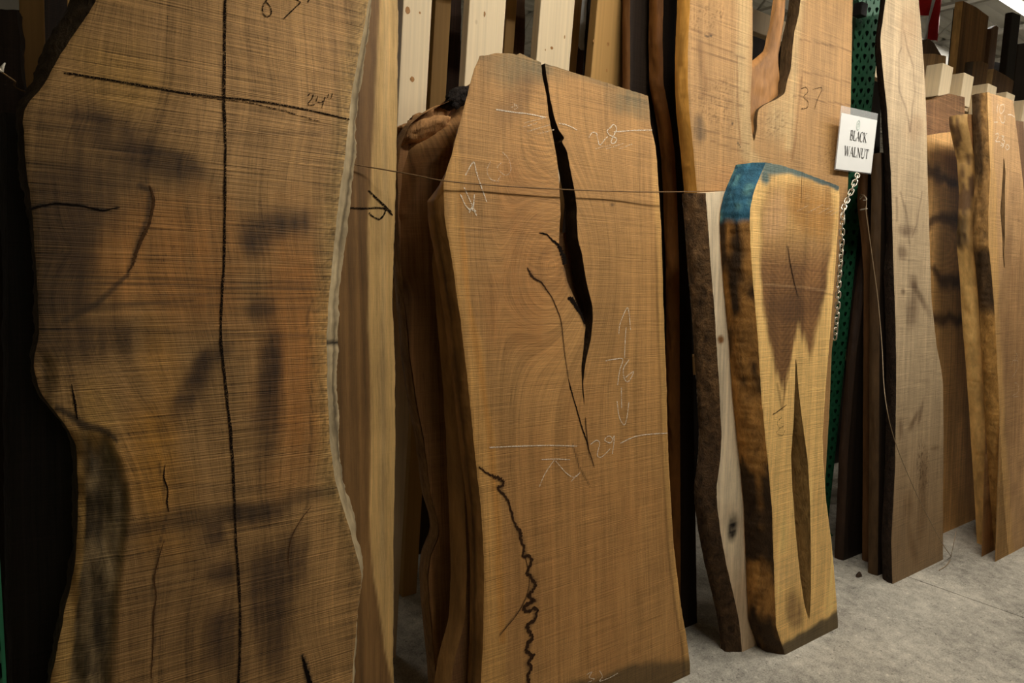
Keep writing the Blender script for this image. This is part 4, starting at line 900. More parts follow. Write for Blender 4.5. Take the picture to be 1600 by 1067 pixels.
for (yy, lx, nm, ec, w, sd) in ((1.345, [(1377, 200), (1378, 300), (1375, 470), (1374, 700), (1372, 890)], 'dark slab with a thin lit edge tucked behind the pale narrow slab', c(78, 58, 36), 42, 29),
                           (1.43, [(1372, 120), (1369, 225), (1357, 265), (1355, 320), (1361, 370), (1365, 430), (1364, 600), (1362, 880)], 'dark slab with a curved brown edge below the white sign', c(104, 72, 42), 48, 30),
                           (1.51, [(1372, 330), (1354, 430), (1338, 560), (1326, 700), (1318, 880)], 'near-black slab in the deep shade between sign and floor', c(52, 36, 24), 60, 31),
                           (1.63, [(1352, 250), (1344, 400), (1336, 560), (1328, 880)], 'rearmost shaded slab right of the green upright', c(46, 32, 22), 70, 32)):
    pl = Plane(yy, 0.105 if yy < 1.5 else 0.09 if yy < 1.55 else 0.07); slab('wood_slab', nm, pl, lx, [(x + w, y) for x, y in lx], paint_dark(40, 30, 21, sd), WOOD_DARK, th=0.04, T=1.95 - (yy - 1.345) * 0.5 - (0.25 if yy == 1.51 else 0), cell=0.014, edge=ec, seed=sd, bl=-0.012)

# --- right-hand group
plT = Plane(1.42, 0.11)
TL = [(1436, 150), (1440, 500), (1440, 840)]; TR = [(1512, 150), (1512, 300), (1540, 600), (1560, 840)]
def paintT(cx):
    blob, stroke, right_of, below = masks(cx); X, Y = cx.X, cx.Y
    col = c(214, 164, 100)[None, :] * (0.7 + 0.5 * fbm(cx.s * 9, cx.t * 6, 68, 4))[:, None]
    dk = c(70, 48, 32)
    for pts, w in (([(1447, 255), (1455, 268), (1470, 276), (1490, 292)], [9, 11, 8, 6]), ([(1450, 350), (1460, 340), (1480, 341), (1500, 345)], [8, 7, 9, 10]), ([(1455, 420), (1465, 430), (1480, 440), (1500, 442)], [5, 8, 10, 10]), ([(1460, 502), (1470, 498), (1500, 500)], [7, 9, 10])):
        col = mixc(col, dk, stroke(pts, w, 0.8, 14) * 0.85)
    rr = np.sin(np.hypot((X - 1470) * 0.9, (Y - 385) * 1.0) * 0.75 + 4 * fbm(cx.s * 14, cx.t * 9, 12)); col = col * (1 + 0.13 * rr * blob(1470, 385, 40, 90, 0, 0.9))[:, None]
    col = mixc(col, c(198, 152, 92), blob(1468, 385, 18, 30) * 0.6)
    return col
slab('walnut_slab', 'figured slab with dark wavy bands right of the pale narrow slab', plT, TL, TR, paintT, WOOD, th=0.05, top=[(1436, 213), (1475, 207), (1512, 203)], cell=0.007, edge=c(110, 80, 46), seed=35)
plT2 = Plane(1.49, 0.11)
slab('wood_offcut', 'brown coarse-sawn slab end showing above the figured slab', plT2, [(1440, 152), (1440, 300), (1440, 600)], [(1508, 150), (1506, 300), (1506, 600)], lambda cx: c(140, 100, 62)[None, :] * (0.6 + 0.7 * fbm(cx.s * 6, cx.t * 70, 70, 3))[:, None], WOOD_SAW, th=0.05, top=[(1440, 158), (1460, 155), (1482, 146), (1508, 152)], cell=0.008, edge=c(100, 72, 42), seed=36)
# U: slab seen by its pale live edge
plU = Plane(1.20, 0.115)
UL = [(1512, 190), (1524, 250), (1527, 300), (1525, 335), (1523, 380), (1528, 440), (1531, 500), (1537, 580), (1541, 640), (1548, 760), (1553, 856)]
UR = [(1600, 190), (1620, 500), (1640, 850)]
def edgeU(t, w, X, Y):
    k = fbm(t * 16, w * 6, 88, 4); cl = c(214, 170, 102)[None, :] * (0.72 + 0.5 * k)[:, None]
    up = sstep(400, 370, Y + 30 * (k - 0.5)); cl = mixc(cl, c(112, 84, 56), up * (0.35 + 0.65 * sstep(0.45, 0.6, fbm(t * 10, w * 4, 89))))
    return mixc(cl, c(40, 30, 22), sstep(330, 345, Y) * sstep(395, 380, Y) * sstep(0.3, 0.6, w) * 0.75)
slab('wood_slab', 'slab showing its tall golden live edge left of the chalked slab', plU, UL, UR, paint_dark(120, 84, 48, 43), WOOD, th=0.07, top=[(1512, 178), (1600, 190)], cell=0.009, bl=-0.02, edge=edgeU, edge_mat=BARK_FINE, seed=37, bulge=0.012)
# V: chalked slab at the right border
plV = Plane(1.125, 0.12)
VL = [(1543, 144), (1545, 200), (1548, 270), (1545, 330), (1545, 380), (1550, 430), (1554, 480), (1558, 560), (1563, 660), (1570, 780), (1577, 864)]
VR = [(1583, 155), (1590, 210), (1596, 260), (1612, 400), (1640, 600), (1665, 845)]
VCL = [(1568, 246), (1567, 270), (1565, 300), (1563, 330), (1566, 370), (1567, 400), (1569, 420)]
VCR = [(1569, 246), (1571, 270), (1570, 300), (1570, 330), (1570, 370), (1569, 400), (1570, 420)]
def paintV(cx):
    blob, stroke, right_of, below = masks(cx); X, Y = cx.X, cx.Y
    col = c(190, 148, 98)[None, :] * (0.78 + 0.44 * fbm(cx.s * 12, cx.t * 3, 78, 4))[:, None]
    col = mixc(col, c(206, 160, 92), (1 - right_of([(1548, 140), (1556, 270), (1558, 400), (1562, 500), (1572, 700), (1585, 864)], 2)) * 0.6)
    return mixc(col, c(130, 92, 56), blob(1585, 560, 24, 240) * 0.5)
def edgeV(t, w, X, Y):
    k = fbm(t * 22, w * 5, 98, 4); cl = c(140, 104, 58)[None, :] * (0.35 + 1.1 * k)[:, None]
    cl = mixc(cl, c(46, 35, 26), (sstep(0.25, 0.5, w) * sstep(300, 260, Y) * 0.75) + sstep(380, 400, Y) * sstep(500, 470, Y) * 0.8)
    return mixc(cl, c(176, 130, 66), sstep(480, 510, Y) * 0.6)
Vs = slab('walnut_slab', 'slab with chalk numbers and a narrow crack at the right border', plV, VL, VR, paintV, WOOD_FINE, th=0.06, top=[(1543, 144), (1560, 147), (1583, 158)], cell=0.006, gap=(VCL, VCR), bl=-0.012, edge=edgeV, edge_mat=BARK, seed=39, bulge=0.012)
cV = lambda pts, oy: [[(1430 + x / 5.335, oy + y / 5.335) for x, y in ln] for ln in pts]
ribbon('chalk_number', cV([[(688, 175), (680, 215), (682, 250)], [(705, 185), (735, 180), (740, 220), (712, 255), (700, 220), (708, 180)], [(770, 262), (800, 265), (828, 285)], [(700, 280), (720, 330), (742, 320), (745, 270)], [(655, 325), (685, 325)], [(665, 425), (690, 420), (685, 455), (668, 485), (705, 488)], [(718, 440), (738, 445), (722, 470), (742, 480), (735, 508), (715, 500)], [(708, 520), (735, 515), (720, 540)], [(765, 510), (750, 535), (765, 555), (782, 535), (768, 508)]], 130), plV, 0.005, CHALK, Vs)
ribbon('chalk_letters', [[(1581, 590), (1588, 578), (1590, 565), (1583, 563), (1580, 572)], [(1582, 618), (1590, 612), (1590, 600), (1584, 598)], [(1583, 620), (1591, 619)], [(1585, 548), (1589, 556), (1585, 566)]], plV, 0.004, CHALK_FAINT, Vs)
# ------------------------------------------------------------------ timber rack
PINE = pine_mat('pale_pine', c(236, 206, 158) * np.array([0.97, 1.05, 1.2])); PINE_OLD = pine_mat('aged_pine', c(186, 144, 84)); PINE_DIM = pine_mat('grey_pine', c(150, 118, 74))
RY = 1.87                                   # front of the rack posts
rack = empty('timber_rack', (2.0, RY, 0), 'pale pine rack of upright posts and rails behind the slabs', 'rack')
def post(x0, x1, z0, z1, y0, d, mat, nm='post', tilt=0.0):
    o = bevel_box(nm, (x0, y0, z0), (x1, y0 + d, z1), mat, 0.003)
    if tilt:
        me = o.data
        for v in me.vertices: v.co.x += tilt * (v.co.z - 1.5)
    put(o, rack); return o
KNOT = plain_mat('resin_knot', c(168, 120, 66), 0.6, nscale=90, namp=0.5)
KNOTS = [(637, 16, 0.010, 0.014), (644, 124, 0.009, 0.011), (656, 20, 0.004, 0.005), (757, 22, 0.005, 0.011), (862, 75, 0.008, 0.007), (882, 58, 0.003, 0.008), (852, 78, 0.003, 0.004), (950, 69, 0.008, 0.010), (948, 110, 0.005, 0.008), (928, 64, 0.006, 0.007)]
def px_x(px, py, y): return float(aty(px, py, y)[0])
for a, b, yy, m in ((35, 63, 40, PINE_OLD), (622, 667, 60, PINE), (725, 782, 60, PINE), (836, 889, 60, PINE), (924, 978, 60, PINE_OLD)):
    x0 = px_x(a, yy, RY); x1 = px_x(b, yy, RY)
    if a == 35: x0 -= 0.012
    pp = post(x0, x1, 0, 2.57, RY, 0.04, m, tilt=0.02)
    for kx, ky, rx, rz in KNOTS:
        if a - 2 < kx < b + 2:
            q = aty(kx, ky, RY); V = [(q[0], RY - 0.0006, q[2])]; n = 14
            for rr in (0.5, 1.0):
                for k in range(n): V.append((q[0] + rr * 0.75 * rx * (0.85 + 0.3 * random.random()) * math.cos(2 * math.pi * k / n), RY - 0.0005, q[2] + rr * 0.75 * rz * (0.85 + 0.3 * random.random()) * math.sin(2 * math.pi * k / n)))
            Fc = [(0, 1 + k, 1 + (k + 1) % n) for k in range(n)] + [(1 + k, 1 + n + k, 1 + n + (k + 1) % n, 1 + (k + 1) % n) for k in range(n)]
            kn = mesh('knot', V, Fc, KNOT); kn.parent = pp
# opposite posts of the rack, half a metre back
for a, b in ((672, 697), (784, 799), (888, 900), (100, 112), (990, 1000)):
    post(px_x(a, 60, RY + 0.34), px_x(b, 60, RY + 0.34), 0, 2.57, RY + 0.34, 0.09, PINE_OLD, 'rear_post', tilt=0.02)
post(-1.2, 6.4, 2.42, 2.51, RY + 0.045, 0.04, PINE, 'rail')
post(-1.2, 6.4, 0.9, 0.99, RY + 0.045, 0.04, PINE_OLD, 'rail')
for xa in (4.00, 4.27, 4.60, 4.88, 5.17, 5.46):
    post(xa, xa + 0.13, 2.40, 2.575, RY - 0.045, 0.085, PINE, 'divider_block')
    post(xa + 0.02, xa + 0.11, 0, 2.40, RY + 0.0, 0.04, PINE_OLD, 'post')

# ------------------------------------------------------------------ back row of slabs on the far side of the rack
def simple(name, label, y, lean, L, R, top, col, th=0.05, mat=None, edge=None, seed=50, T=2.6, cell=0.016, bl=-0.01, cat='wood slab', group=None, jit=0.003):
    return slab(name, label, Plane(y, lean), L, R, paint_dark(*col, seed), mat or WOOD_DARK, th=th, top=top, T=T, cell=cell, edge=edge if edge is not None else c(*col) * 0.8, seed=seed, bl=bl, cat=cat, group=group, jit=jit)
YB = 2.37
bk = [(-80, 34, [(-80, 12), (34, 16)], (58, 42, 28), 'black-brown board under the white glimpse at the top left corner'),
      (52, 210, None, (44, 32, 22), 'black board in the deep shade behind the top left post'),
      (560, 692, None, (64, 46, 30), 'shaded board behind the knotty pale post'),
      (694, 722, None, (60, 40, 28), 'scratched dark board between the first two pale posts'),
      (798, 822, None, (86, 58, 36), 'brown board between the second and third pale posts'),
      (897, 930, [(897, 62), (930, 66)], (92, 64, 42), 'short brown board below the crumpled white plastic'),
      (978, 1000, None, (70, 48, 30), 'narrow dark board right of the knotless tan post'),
      (1330, 1380, None, (34, 27, 20), 'added dark board filling the shaded gap between the green upright and the pale narrow slab'),  # boards from here down are added to keep see-through gaps dark
      (1262, 1330, None, (30, 24, 18), 'added dark board closing off the shade behind the foot of the green upright'),
      (1002, 1120, None, (30, 23, 17), 'wide dark board added to darken the gap between split slab and plank 37'),
      (1170, 1200, None, (40, 30, 22), 'dark board added to darken the void of plank 37'),
      (1201, 1262, None, (34, 26, 19), 'second dark board added to darken the void of plank 37')]
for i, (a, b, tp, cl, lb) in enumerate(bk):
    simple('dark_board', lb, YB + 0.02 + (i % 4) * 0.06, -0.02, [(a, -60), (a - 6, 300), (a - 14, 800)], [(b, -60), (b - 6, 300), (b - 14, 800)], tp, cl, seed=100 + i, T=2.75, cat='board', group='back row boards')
# edge with bark leaning beside the plastic
simple('bark_board', 'rough bark-edged strip leaning right of the crumpled white plastic', 2.33, -0.02, [(928, -40), (924, 0), (920, 60), (912, 200)], [(932, -40), (930, 60), (930, 200)], None, (44, 34, 26), seed=121, T=2.75, mat=WOOD_DARK, cat='board', th=0.015)
# dark standing slabs at the far left
simple('wood_slab', 'near-black slab filling the shadow left of the huge slab', 1.46, 0.12, [(9, 120), (12, 500), (20, 1067)], [(200, 120), (230, 500), (230, 1067)], [(9, 175), (200, 215)], (44, 35, 26), seed=131)
simple('wood_slab', 'dark slab at the left border under the frayed cord end', 1.60, 0.11, [(-60, 12), (-60, 1067)], [(26, 12), (38, 150), (46, 300), (66, 1067)], [(-60, 12), (26, 16)], (56, 42, 30), seed=132)

# crumpled plastic
n = 26; pa = aty(902, -30, 2.33); pb = aty(915, 64, 2.33); V = []; Fc = []
for i in range(n):
    for j in range(n):
        u, v = i / (n - 1), j / (n - 1)
        V.append((pa[0] - 0.03 + (pb[0] - pa[0] + 0.05) * u, 2.33 + 0.03 * float(fbm(np.array(u * 4 + v * 2), np.array(v * 5), 6)) + 0.01 * math.sin(u * 9 + v * 4), pb[2] - 0.03 + (pa[2] + 0.3 - pb[2]) * v))
for i in range(n - 1):
    for j in range(n - 1): Fc.append((i * n + j, (i + 1) * n + j, (i + 1) * n + j + 1, i * n + j + 1))
PLAS = plain_mat('white_plastic', c(240, 238, 230), 0.3, 0.5, nscale=6, namp=0.08)
o = mesh('plastic_sheet', V, Fc, PLAS, None, True); m = o.modifiers.new('solid', 'SOLIDIFY'); m.thickness = 0.002
tag(o, 'crumpled white plastic sheet glimpsed between the posts', 'plastic sheet')

# slabs rising above the rail at the top right
ar = lambda nm, lb, y, lean, L, R, top, cl, sd, **k: simple(nm, lb, y, lean, L, R, top, cl, seed=sd, cell=0.012, cat='wood slab', **k)
ar('wood_slab', 'curved brown slab rising highest above the rail at the top right', 2.42, 0.05, [(1528, 10), (1526, 35), (1521, 60), (1512, 85), (1502, 110), (1490, 140), (1470, 220)], [(1552, 20), (1553, 50), (1550, 80), (1543, 110), (1530, 160), (1515, 220)], [(1528, 15), (1540, 20), (1552, 30)], (128, 90, 46), 141, edge=c(196, 152, 92), bl=-0.02)
ar('wood_slab', 'dark slab leaning behind the curved brown slab', 2.55, 0.05, [(1524, 20), (1512, 50), (1500, 85), (1492, 120), (1475, 220)], [(1540, 20), (1530, 60), (1520, 120), (1500, 220)], [(1523, 24), (1534, 20)], (66, 46, 28), 142)
ar('wood_slab', 'grey-brown slab leaning right of the curved brown slab', 2.62, 0.05, [(1556, 44), (1552, 70), (1544, 110), (1530, 220)], [(1569, 46), (1562, 70), (1555, 110), (1540, 220)], [(1553, 46), (1562, 43), (1569, 48)], (112, 84, 58), 143)
ar('wood_slab', 'thin black board leaning right near the top right corner', 2.38, 0.05, [(1590, 22), (1584, 50), (1577, 90), (1570, 130), (1560, 220)], [(1598, 22), (1592, 60), (1586, 100), (1582, 130), (1575, 220)], [(1590, 24), (1598, 26)], (40, 34, 28), 144)
ar('wood_slab', 'broad dark slab at the right border above the rail', 2.50, 0.05, [(1600, 60), (1592, 95), (1584, 130), (1575, 220)], [(1625, 60), (1622, 130), (1612, 220)], [(1598, 72), (1625, 60)], (52, 42, 34), 145)
ar('wood_slab', 'low brown slab with a slanted top just behind the rail', 2.24, 0.02, [(1552, 100), (1550, 140), (1545, 220)], [(1585, 100), (1582, 150), (1578, 220)], [(1554, 108), (1570, 117), (1583, 126)], (120, 90, 58), 146, edge=c(196, 160, 110))
ar('wood_slab', 'bark-edged offcut standing behind the second divider block', 2.20, 0.02, [(1522, 90), (1518, 130), (1514, 220)], [(1545, 95), (1540, 140), (1535, 220)], [(1524, 97), (1535, 96), (1545, 101)], (116, 84, 46), 147, edge=c(90, 76, 62))
ar('wood_slab', 'dark wedge-topped slab below the red and white banner', 2.36, 0.02, [(1440, 60), (1436, 100), (1430, 220)], [(1466, 60), (1468, 100), (1464, 220)], [(1440, 72), (1450, 60), (1457, 66), (1466, 84)], (80, 58, 38), 148)
ar('wood_slab', 'weathered offcut behind the first divider block', 2.22, 0.02, [(1438, 80), (1434, 130), (1428, 220)], [(1479, 85), (1476, 130), (1470, 220)], [(1438, 84), (1460, 84), (1479, 88)], (150, 116, 74), 149)
ar('wood_slab', 'low black slab behind the rail under the grey-brown leaning slab', 2.74, 0.02, [(1545, 80), (1540, 220)], [(1572, 80), (1567, 220)], [(1545, 92), (1572, 98)], (42, 34, 27), 150)
ar('wood_slab', 'low black slab behind the rail under the thin black board', 2.80, 0.02, [(1560, 80), (1555, 220)], [(1612, 80), (1607, 220)], [(1560, 104), (1612, 112)], (46, 36, 28), 151)

# banner
def banner():
    y = 3.0; p0 = aty(1437, -40, y); 
    xs = [px_x(q, 20, y) for q in (1437, 1449, 1459, 1470)]
    e = empty('banner', (xs[0], y, 3.4), 'red and white striped banner hanging at the top right', 'banner')
    RED = plain_mat('red_cloth', c(206, 34, 38), 0.7, nscale=20, namp=0.06); WH = plain_mat('white_cloth', c(226, 228, 228), 0.7, nscale=20, namp=0.04)
    zb = [float(aty(q, r, y)[2]) for q, r in ((1440, 22), (1445, 66), (1458, 64))]
    for i, m in enumerate((RED, WH, RED)):
        V = []; Fc = []; n = 14; x0, x1 = xs[i], xs[i + 1]
        for j in range(n):
            z = zb[i] + (4.3 - zb[i]) * j / (n - 1)
            for k in range(5):
                u = k / 4; V.append((x0 + (x1 - x0) * u - 0.02 * (1 - j / (n - 1)), y + 0.03 * math.sin((u + i) * 4 + j * 0.3), z))
        for j in range(n - 1):
            for k in range(4): Fc.append((j * 5 + k, j * 5 + k + 1, (j + 1) * 5 + k + 1, (j + 1) * 5 + k))
        o = mesh('stripe', V, Fc, m, None, True); md = o.modifiers.new('solid', 'SOLIDIFY'); md.thickness = 0.003; put(o, e)
banner()

# ------------------------------------------------------------------ green pallet-rack upright with teardrop holes
GREEN = plain_mat('green_enamel', c(38, 98, 66), 0.45, 0.4, nscale=14, namp=0.18)
def teardrop_plate(name, o0, es, et, w, h, cols, pitch, mat, holes='tear', th=0.003, parent=None):
    """plate built cell by cell, every cell a frame around a real opening"""
    V = []; Fc = []; nr = int(h / pitch); n = 12; nrm = np.cross(es, et)
    def hole(cx_, cy_):
        pts = []
        for k in range(n):
            a = 2 * math.pi * k / n + math.pi / 4
            r = 0.0085
            x, y = r * math.cos(a), r * math.sin(a)
            if holes == 'tear':
                y = y * (1.0 if y > 0 else 1.9); x = x * (1.0 if y > 0 else 1.0 - 0.5 * min(1, -y / 0.016)); y += 0.004
            else: x *= 0.55; y *= 0.55
            pts.append((cx_ + x, cy_ + y))
        return pts
    cw = w / len(cols)
    for r in range(nr):
        for q, coff in enumerate(cols):
            x0, x1 = q * cw, (q + 1) * cw; y0, y1 = r * pitch, (r + 1) * pitch
            H = hole(coff, y0 + pitch / 2); b = len(V); outer = []
            for (hx, hy) in H:
                dx, dy = hx - coff, hy - (y0 + pitch / 2); kx = ((x1 if dx > 0 else x0) - coff) / dx if abs(dx) > 1e-6 else 1e9; ky = ((y1 - y0) / 2 if dy > 0 else -(y1 - y0) / 2) / dy if abs(dy) > 1e-6 else 1e9
                k = min(kx, ky); outer.append((coff + dx * k, y0 + pitch / 2 + dy * k))
            for (ox, oy) in outer: V.append(o0 + es * ox + et * oy)
            for (hx, hy) in H: V.append(o0 + es * hx + et * hy)
            for (hx, hy) in H: V.append(o0 + es * hx + et * hy - nrm * th)
            for k in range(n):
                l = (k + 1) % n; Fc.append((b + k, b + l, b + n + l, b + n + k)); Fc.append((b + n + k, b + n + l, b + 2 * n + l, b + 2 * n + k))
            # corners of the cell
            for (cx_, cy_) in ((x0, y0), (x1, y0), (x1, y1), (x0, y1)):
                best = sorted(range(n), key=lambda k: (outer[k][0] - cx_) ** 2 + (outer[k][1] - cy_) ** 2)[:2]
                i0, i1 = best
                if (i0 + 1) % n != i1: i0, i1 = i1, i0
                V.append(o0 + es * cx_ + et * cy_); Fc.append((b + i0, len(V) - 1, b + i1))
    return mesh(name, V, Fc, mat, parent)
def upright(top_px, bot_px, y, label, yaw=-0.60, w=0.115):
    a = aty(*bot_px, y); b = aty(*top_px, y); et = (b - a) / np.linalg.norm(b - a)
    base = a - et * (a[2] / et[2]); L = 2.9
    es = np.array([math.cos(yaw), math.sin(yaw), 0]); es = es - et * (es @ et); es /= np.linalg.norm(es); nr = np.cross(es, et)
    e = empty('pallet_rack_upright', tuple(base), label, 'rack upright')
    o0 = base - es * w / 2
    put(teardrop_plate('perforated_face', o0, es, et, w, L, [w * 0.2, w * 0.5, w * 0.8], 0.0508, GREEN), e)
    d = 0.055
    put(teardrop_plate('side_flange', o0 - nr * d, nr, et, d, L, [d * 0.5], 0.0508, GREEN, 'round'), e)
    P0 = o0 + es * w; V = [P0, P0 - nr * d, P0 - nr * d + et * L, P0 + et * L]
    f = mesh('side_flange', V, [(0, 1, 2, 3)], GREEN); md = f.modifiers.new('solid', 'SOLIDIFY'); md.thickness = 0.003; put(f, e)
    q0 = o0 - nr * d; V = [q0, q0 + es * w, q0 + es * w + et * L, q0 + et * L]  # closure added to stop light showing through the holes
    f = mesh('light_stop_web', V, [(0, 1, 2, 3)], GREEN); md = f.modifiers.new('solid', 'SOLIDIFY'); md.thickness = 0.003; put(f, e)
    f = mesh('top_cap', [q0 + et * L, q0 + es * w + et * L, P0 + et * L, o0 + et * L], [(0, 1, 2, 3)], GREEN); put(f, e)
    v0 = base - es * 0.08 - nr * 0.11; q = [v0, v0 + es * 0.16, v0 + es * 0.16 + nr * 0.13, v0 + nr * 0.13]
    q = [np.array([p[0], p[1], 0.0]) for p in q]; V = q + [p + np.array([0, 0, 0.008]) for p in q]
    put(mesh('foot_plate', V, [(0, 3, 2, 1), (4, 5, 6, 7), (0, 1, 5, 4), (1, 2, 6, 5), (2, 3, 7, 6), (3, 0, 4, 7)], GREEN), e)
    return e
upright((1360, 0), (1294, 650), 1.755, 'green perforated pallet rack upright behind the white sign')
upright((-134, 0), (-68, 1000), 1.33, 'green upright just showing at the left border', yaw=0.0)
# black bracket on the upright
br = mesh('bracket', *boxmesh(tuple(aty(1338, 24, 1.73) + [0, -0.02, 0]), tuple(aty(1350, 8, 1.73) + [0.0, 0.02, 0])), plain_mat('black_steel', c(30, 28, 26), 0.5)); 
md = br.modifiers.new('bevel', 'BEVEL'); md.width = 0.003; md.segments = 2
br.parent = bpy.data.objects['pallet_rack_upright']; br.matrix_parent_inverse = Matrix.Translation(-Vector(br.parent.location))

# ------------------------------------------------------------------ sign
plQ = Plane(1.515, 0.0)
def sign():
    co = [plQ.st(1310, 178), plQ.st(1366, 187), plQ.st(1367, 270), plQ.st(1309, 263)]
    co = [np.array(p) for p in co]
    ctr = sum(co) / 4; w = 0.274; h = 0.218; ang = 0.045
    ex = np.array([math.cos(ang), math.sin(ang)]); ey = np.array([-math.sin(ang), math.cos(ang)])
    ctr = ctr + np.array([0.0, 0.0])
    def at(x, y, n=0.0):
        q = ctr + ex * x + ey * y; return plQ.P(q[0], q[1], n)
    P0 = at(0, -h / 2); e = empty('paper_sign', tuple(P0), 'white paper sign reading black walnut in a clear sleeve', 'sign')
    PAP = plain_mat('paper', c(232, 231, 226), 0.55, 0.3, nscale=5, namp=0.015); TXT = plain_mat('printed_ink', c(70, 66, 62), 0.7, nscale=200, namp=0.25); LOGO = plain_mat('pale_green_print', c(190, 206, 194), 0.7)
    def slabq(nm, x0, x1, y0, y1, n0, n1, m):
        V = [at(x, y, n) for n in (n1, n0) for (x, y) in ((x0, y0), (x1, y0), (x1, y1), (x0, y1))]
        o = mesh(nm, V, [(0, 1, 2, 3), (7, 6, 5, 4), (0, 4, 5, 1), (1, 5, 6, 2), (2, 6, 7, 3), (3, 7, 4, 0)], m); put(o, e); return o
    slabq('paper', -w / 2, w / 2, -h / 2, h / 2, -0.001, 0.0, PAP)
    N = NT('clear_sleeve'); N.b.inputs['Base Color'].default_value = (0.9, 0.9, 0.88, 1); N.b.inputs['Alpha'].default_value = 0.22; N.b.inputs['Roughness'].default_value = 0.15
    slabq('plastic_sleeve', -w / 2 - 0.004, w / 2 + 0.004, -h / 2 - 0.004, h / 2 + 0.028, -0.003, -0.002, N.m)
    # serif capitals as strokes: (x0,y0,x1,y1,width)
    T, t = 0.13, 0.045
    G = {'B': (0.62, [('l', .14, 0, .14, 1, T), ('l', .02, .015, .3, .015, .04), ('l', .02, .985, .3, .985, .04), ('c', .14, 1, .36, .98, .46, .76, .36, .54, .16, .52), ('c', .16, .52, .44, .5, .56, .26, .42, .03, .14, 0)]),
         'L': (0.58, [('l', .14, 0, .14, 1, T), ('l', .02, .985, .28, .985, .04), ('l', .02, .02, .52, .02, .05), ('l', .52, 0, .55, .25, .05)]),
         'A': (0.70, [('l', .06, 0, .34, 1, t), ('l', .34, 1, .62, 0, T), ('l', .16, .34, .5, .34, .05), ('l', 0, .015, .16, .015, .04), ('l', .52, .015, .72, .015, .04)]),
         'C': (0.70, [('c', .62, .8, .5, .98, .3, .98, .08, .72, .08, .3, .28, .02, .5, .02, .64, .2), ('l', .63, .68, .63, 1, .05), ('l', .1, .28, .1, .74, .13)]),
         'K': (0.68, [('l', .14, 0, .14, 1, T), ('l', .02, .015, .28, .015, .04), ('l', .02, .985, .28, .985, .04), ('l', .18, .45, .56, .98, t), ('l', .26, .56, .62, 0, T), ('l', .44, .985, .66, .985, .04), ('l', .5, .015, .7, .015, .04)]),
         'W': (0.98, [('l', .06, 1, .28, 0, T), ('l', .28, 0, .48, .95, t), ('l', .44, 1, .66, 0, T), ('l', .66, 0, .88, 1, t), ('l', -.02, .985, .18, .985, .04), ('l', .78, .985, .98, .985, .04)]),
         'N': (0.78, [('l', .12, 0, .12, 1, t), ('l', .12, 1, .64, 0, T), ('l', .64, 0, .64, 1, t), ('l', 0, .985, .2, .985, .04), ('l', .02, .015, .24, .015, .04), ('l', .52, .985, .76, .985, .04)]),
         'U': (0.76, [('l', .14, .3, .14, 1, T), ('c', .14, .32, .2, .05, .38, 0, .56, .08, .62, .34), ('l', .62, .3, .62, 1, t), ('l', 0, .985, .28, .985, .04), ('l', .5, .985, .74, .985, .04)]),
         'T': (0.66, [('l', .33, 0, .33, 1, T), ('l', .04, .975, .62, .975, .06), ('l', .05, .98, .02, .74, .05), ('l', .61, .98, .64, .74, .05), ('l', .2, .015, .46, .015, .04)])}
    def word(txt, cx_, base, hh, sx):
        tot = sum(G[ch][0] for ch in txt); x = cx_ - tot * sx / 2
        for ch in txt:
            wd, st = G[ch]; V = []; Fc = []
            for s in st:
                if s[0] == 'l': pts = [(s[1], s[2]), (s[3], s[4])]; wv = [s[5], s[5]]
                else:
                    raw = [(s[i], s[i + 1]) for i in range(1, len(s), 2)]; pts = smooth_pts(raw, 14).tolist(); wv = [0.03 + 0.08 * math.sin(math.pi * i / (len(pts) - 1)) for i in range(len(pts))]
                b = len(V)
                for i in range(len(pts)):
                    p = np.array(pts[i]); d = np.array(pts[min(i + 1, len(pts) - 1)]) - np.array(pts[max(i - 1, 0)]); d = d / (np.linalg.norm(d) + 1e-9); q = np.array([-d[1], d[0]])
                    for sg in (-1, 1):
                        r = p + q * sg * wv[i] / 2; V.append(at(x + r[0] * sx, base + r[1] * hh, 0.0012))
                for i in range(len(pts) - 1): Fc.append((b + 2 * i, b + 2 * i + 1, b + 2 * i + 3, b + 2 * i + 2))
            put(mesh('letter_%s' % ch.lower(), V, Fc, TXT), e); x += wd * sx
    word('BLACK', 0.005, 0.012, 0.038, 0.039); word('WALNUT', 0.005, -0.052, 0.038, 0.042)
    V = []; Fc = []
    for (r0, r1, hx) in ((0.011, 0.0135, 0.0), (0.004, 0.006, 0.0)):
        b = len(V)
        for k in range(24):
            a = 2 * math.pi * k / 24
            for r in (r0, r1): V.append(at(-0.006 + r * 1.0 * math.cos(a), 0.074 + r * 1.5 * math.sin(a), 0.0012))
        for k in range(24): l = (k + 1) % 24; Fc.append((b + 2 * k, b + 2 * k + 1, b + 2 * l + 1, b + 2 * l))
    put(mesh('printed_logo', V, Fc, LOGO), e)
sign()

